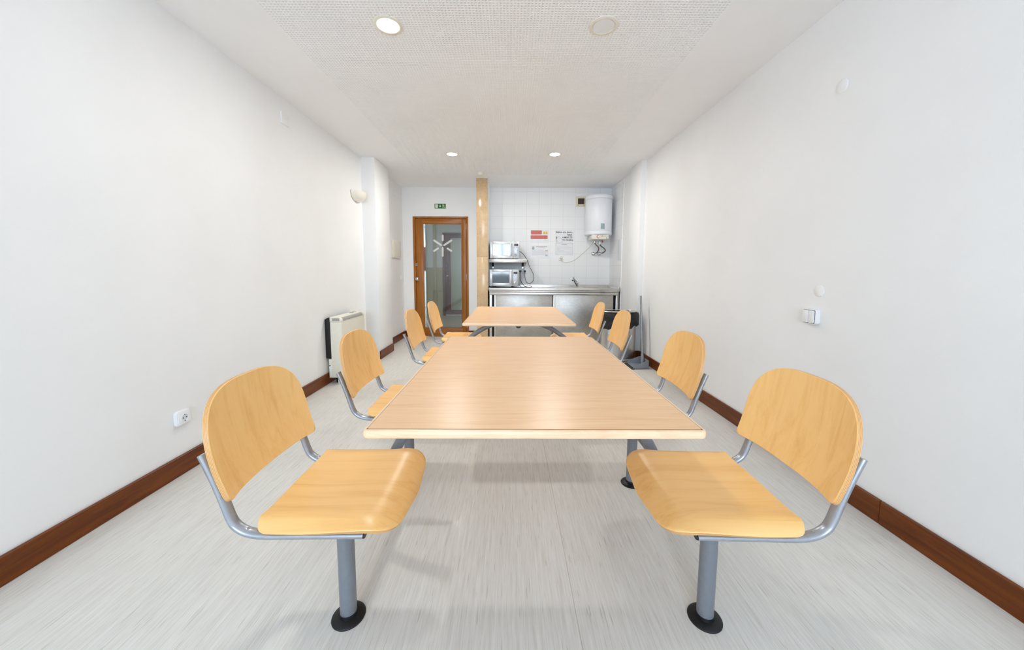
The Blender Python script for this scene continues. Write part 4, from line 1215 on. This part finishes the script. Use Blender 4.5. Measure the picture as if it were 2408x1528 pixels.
o = MB().add(vs, fs).build('bin_liner', 'bag', angle=60); tag(o, 'crumpled black plastic bag folded over the rim of the steel bin', 'bin bag')

t = thing('dustpan', (1.52, 4.10, 0), 'grey long-handled dustpan on the floor by the right skirting board', 'dustpan')
mb = MB()
# pan: mouth along y at x=1.41, back at x=1.635; sloping side walls
y0a, y1a, y0b, y1b = 3.970, 4.236, 3.990, 4.216
xm, xb = 1.400, 1.590; th = 0.004
bot = [(xm, y0a, 0.002), (xm, y1a, 0.002), (xb, y1b, 0.002), (xb, y0b, 0.002)]
def wallq(p, q, h0, h1, inn):
    P0, P1 = Vector(p), Vector(q); nI = Vector(inn)*th
    a = [P0, P1, P1+Vector((0, 0, h1)), P0+Vector((0, 0, h0))]
    b = [v+nI for v in a]
    mb.add(a+b, [(0, 1, 2, 3), (7, 6, 5, 4), (0, 4, 5, 1), (1, 5, 6, 2), (2, 6, 7, 3), (3, 7, 4, 0)])
mb.add([Vector(p) for p in bot]+[Vector(p)+Vector((0, 0, th)) for p in bot], [(3, 2, 1, 0), (4, 5, 6, 7), (0, 1, 5, 4), (1, 2, 6, 5), (2, 3, 7, 6), (3, 0, 4, 7)])
NS = 6
def sideh(u): return 0.010+0.085*min(1, (u*1.15))**0.8
for s0, ya, yb, inn in ((0, y0a, y0b, (0, 1, 0)), (1, y1a, y1b, (0, -1, 0))):
    for i in range(NS):
        u, v = i/NS, (i+1)/NS
        wallq((xm+(xb-xm)*u, ya+(yb-ya)*u, 0.002), (xm+(xb-xm)*v, ya+(yb-ya)*v, 0.002), sideh(u), sideh(v), inn)
wallq((xb, y0b, 0.002), (xb, y1b, 0.002), sideh(1), sideh(1), (-1, 0, 0))
mb.build('pan', 'pan_grey', t, smooth=False)
MB().prism([(xm-0.012, 0.0), (xm+0.022, 0.0), (xm+0.022, 0.010), (xm+0.010, 0.010)], 'y', y0a, y1a).build('rubber_lip', 'rubber', t)
hb = Vector((1.560, 4.103, 0.02)); ht = Vector((1.555, 4.225, 0.829))
d = (ht-hb).normalized()
MB().tube([hb, hb+d*0.09, hb+d*0.13], 0.017, seg=16, radii=[1.0, 1.0, 0.85]).build('handle_socket', 'pan_grey', t)
pole = MB().tube([hb+d*0.10, ht], 0.0115, seg=16).build('handle_pole', 'pole_grey', t)
MB().tube([ht-d*0.002, ht+d*0.004], 0.0118, seg=16).build('pole_cap', 'plastic_white', pole)

for o in bpy.data.objects:
    if '_w' in o: del o['_w']
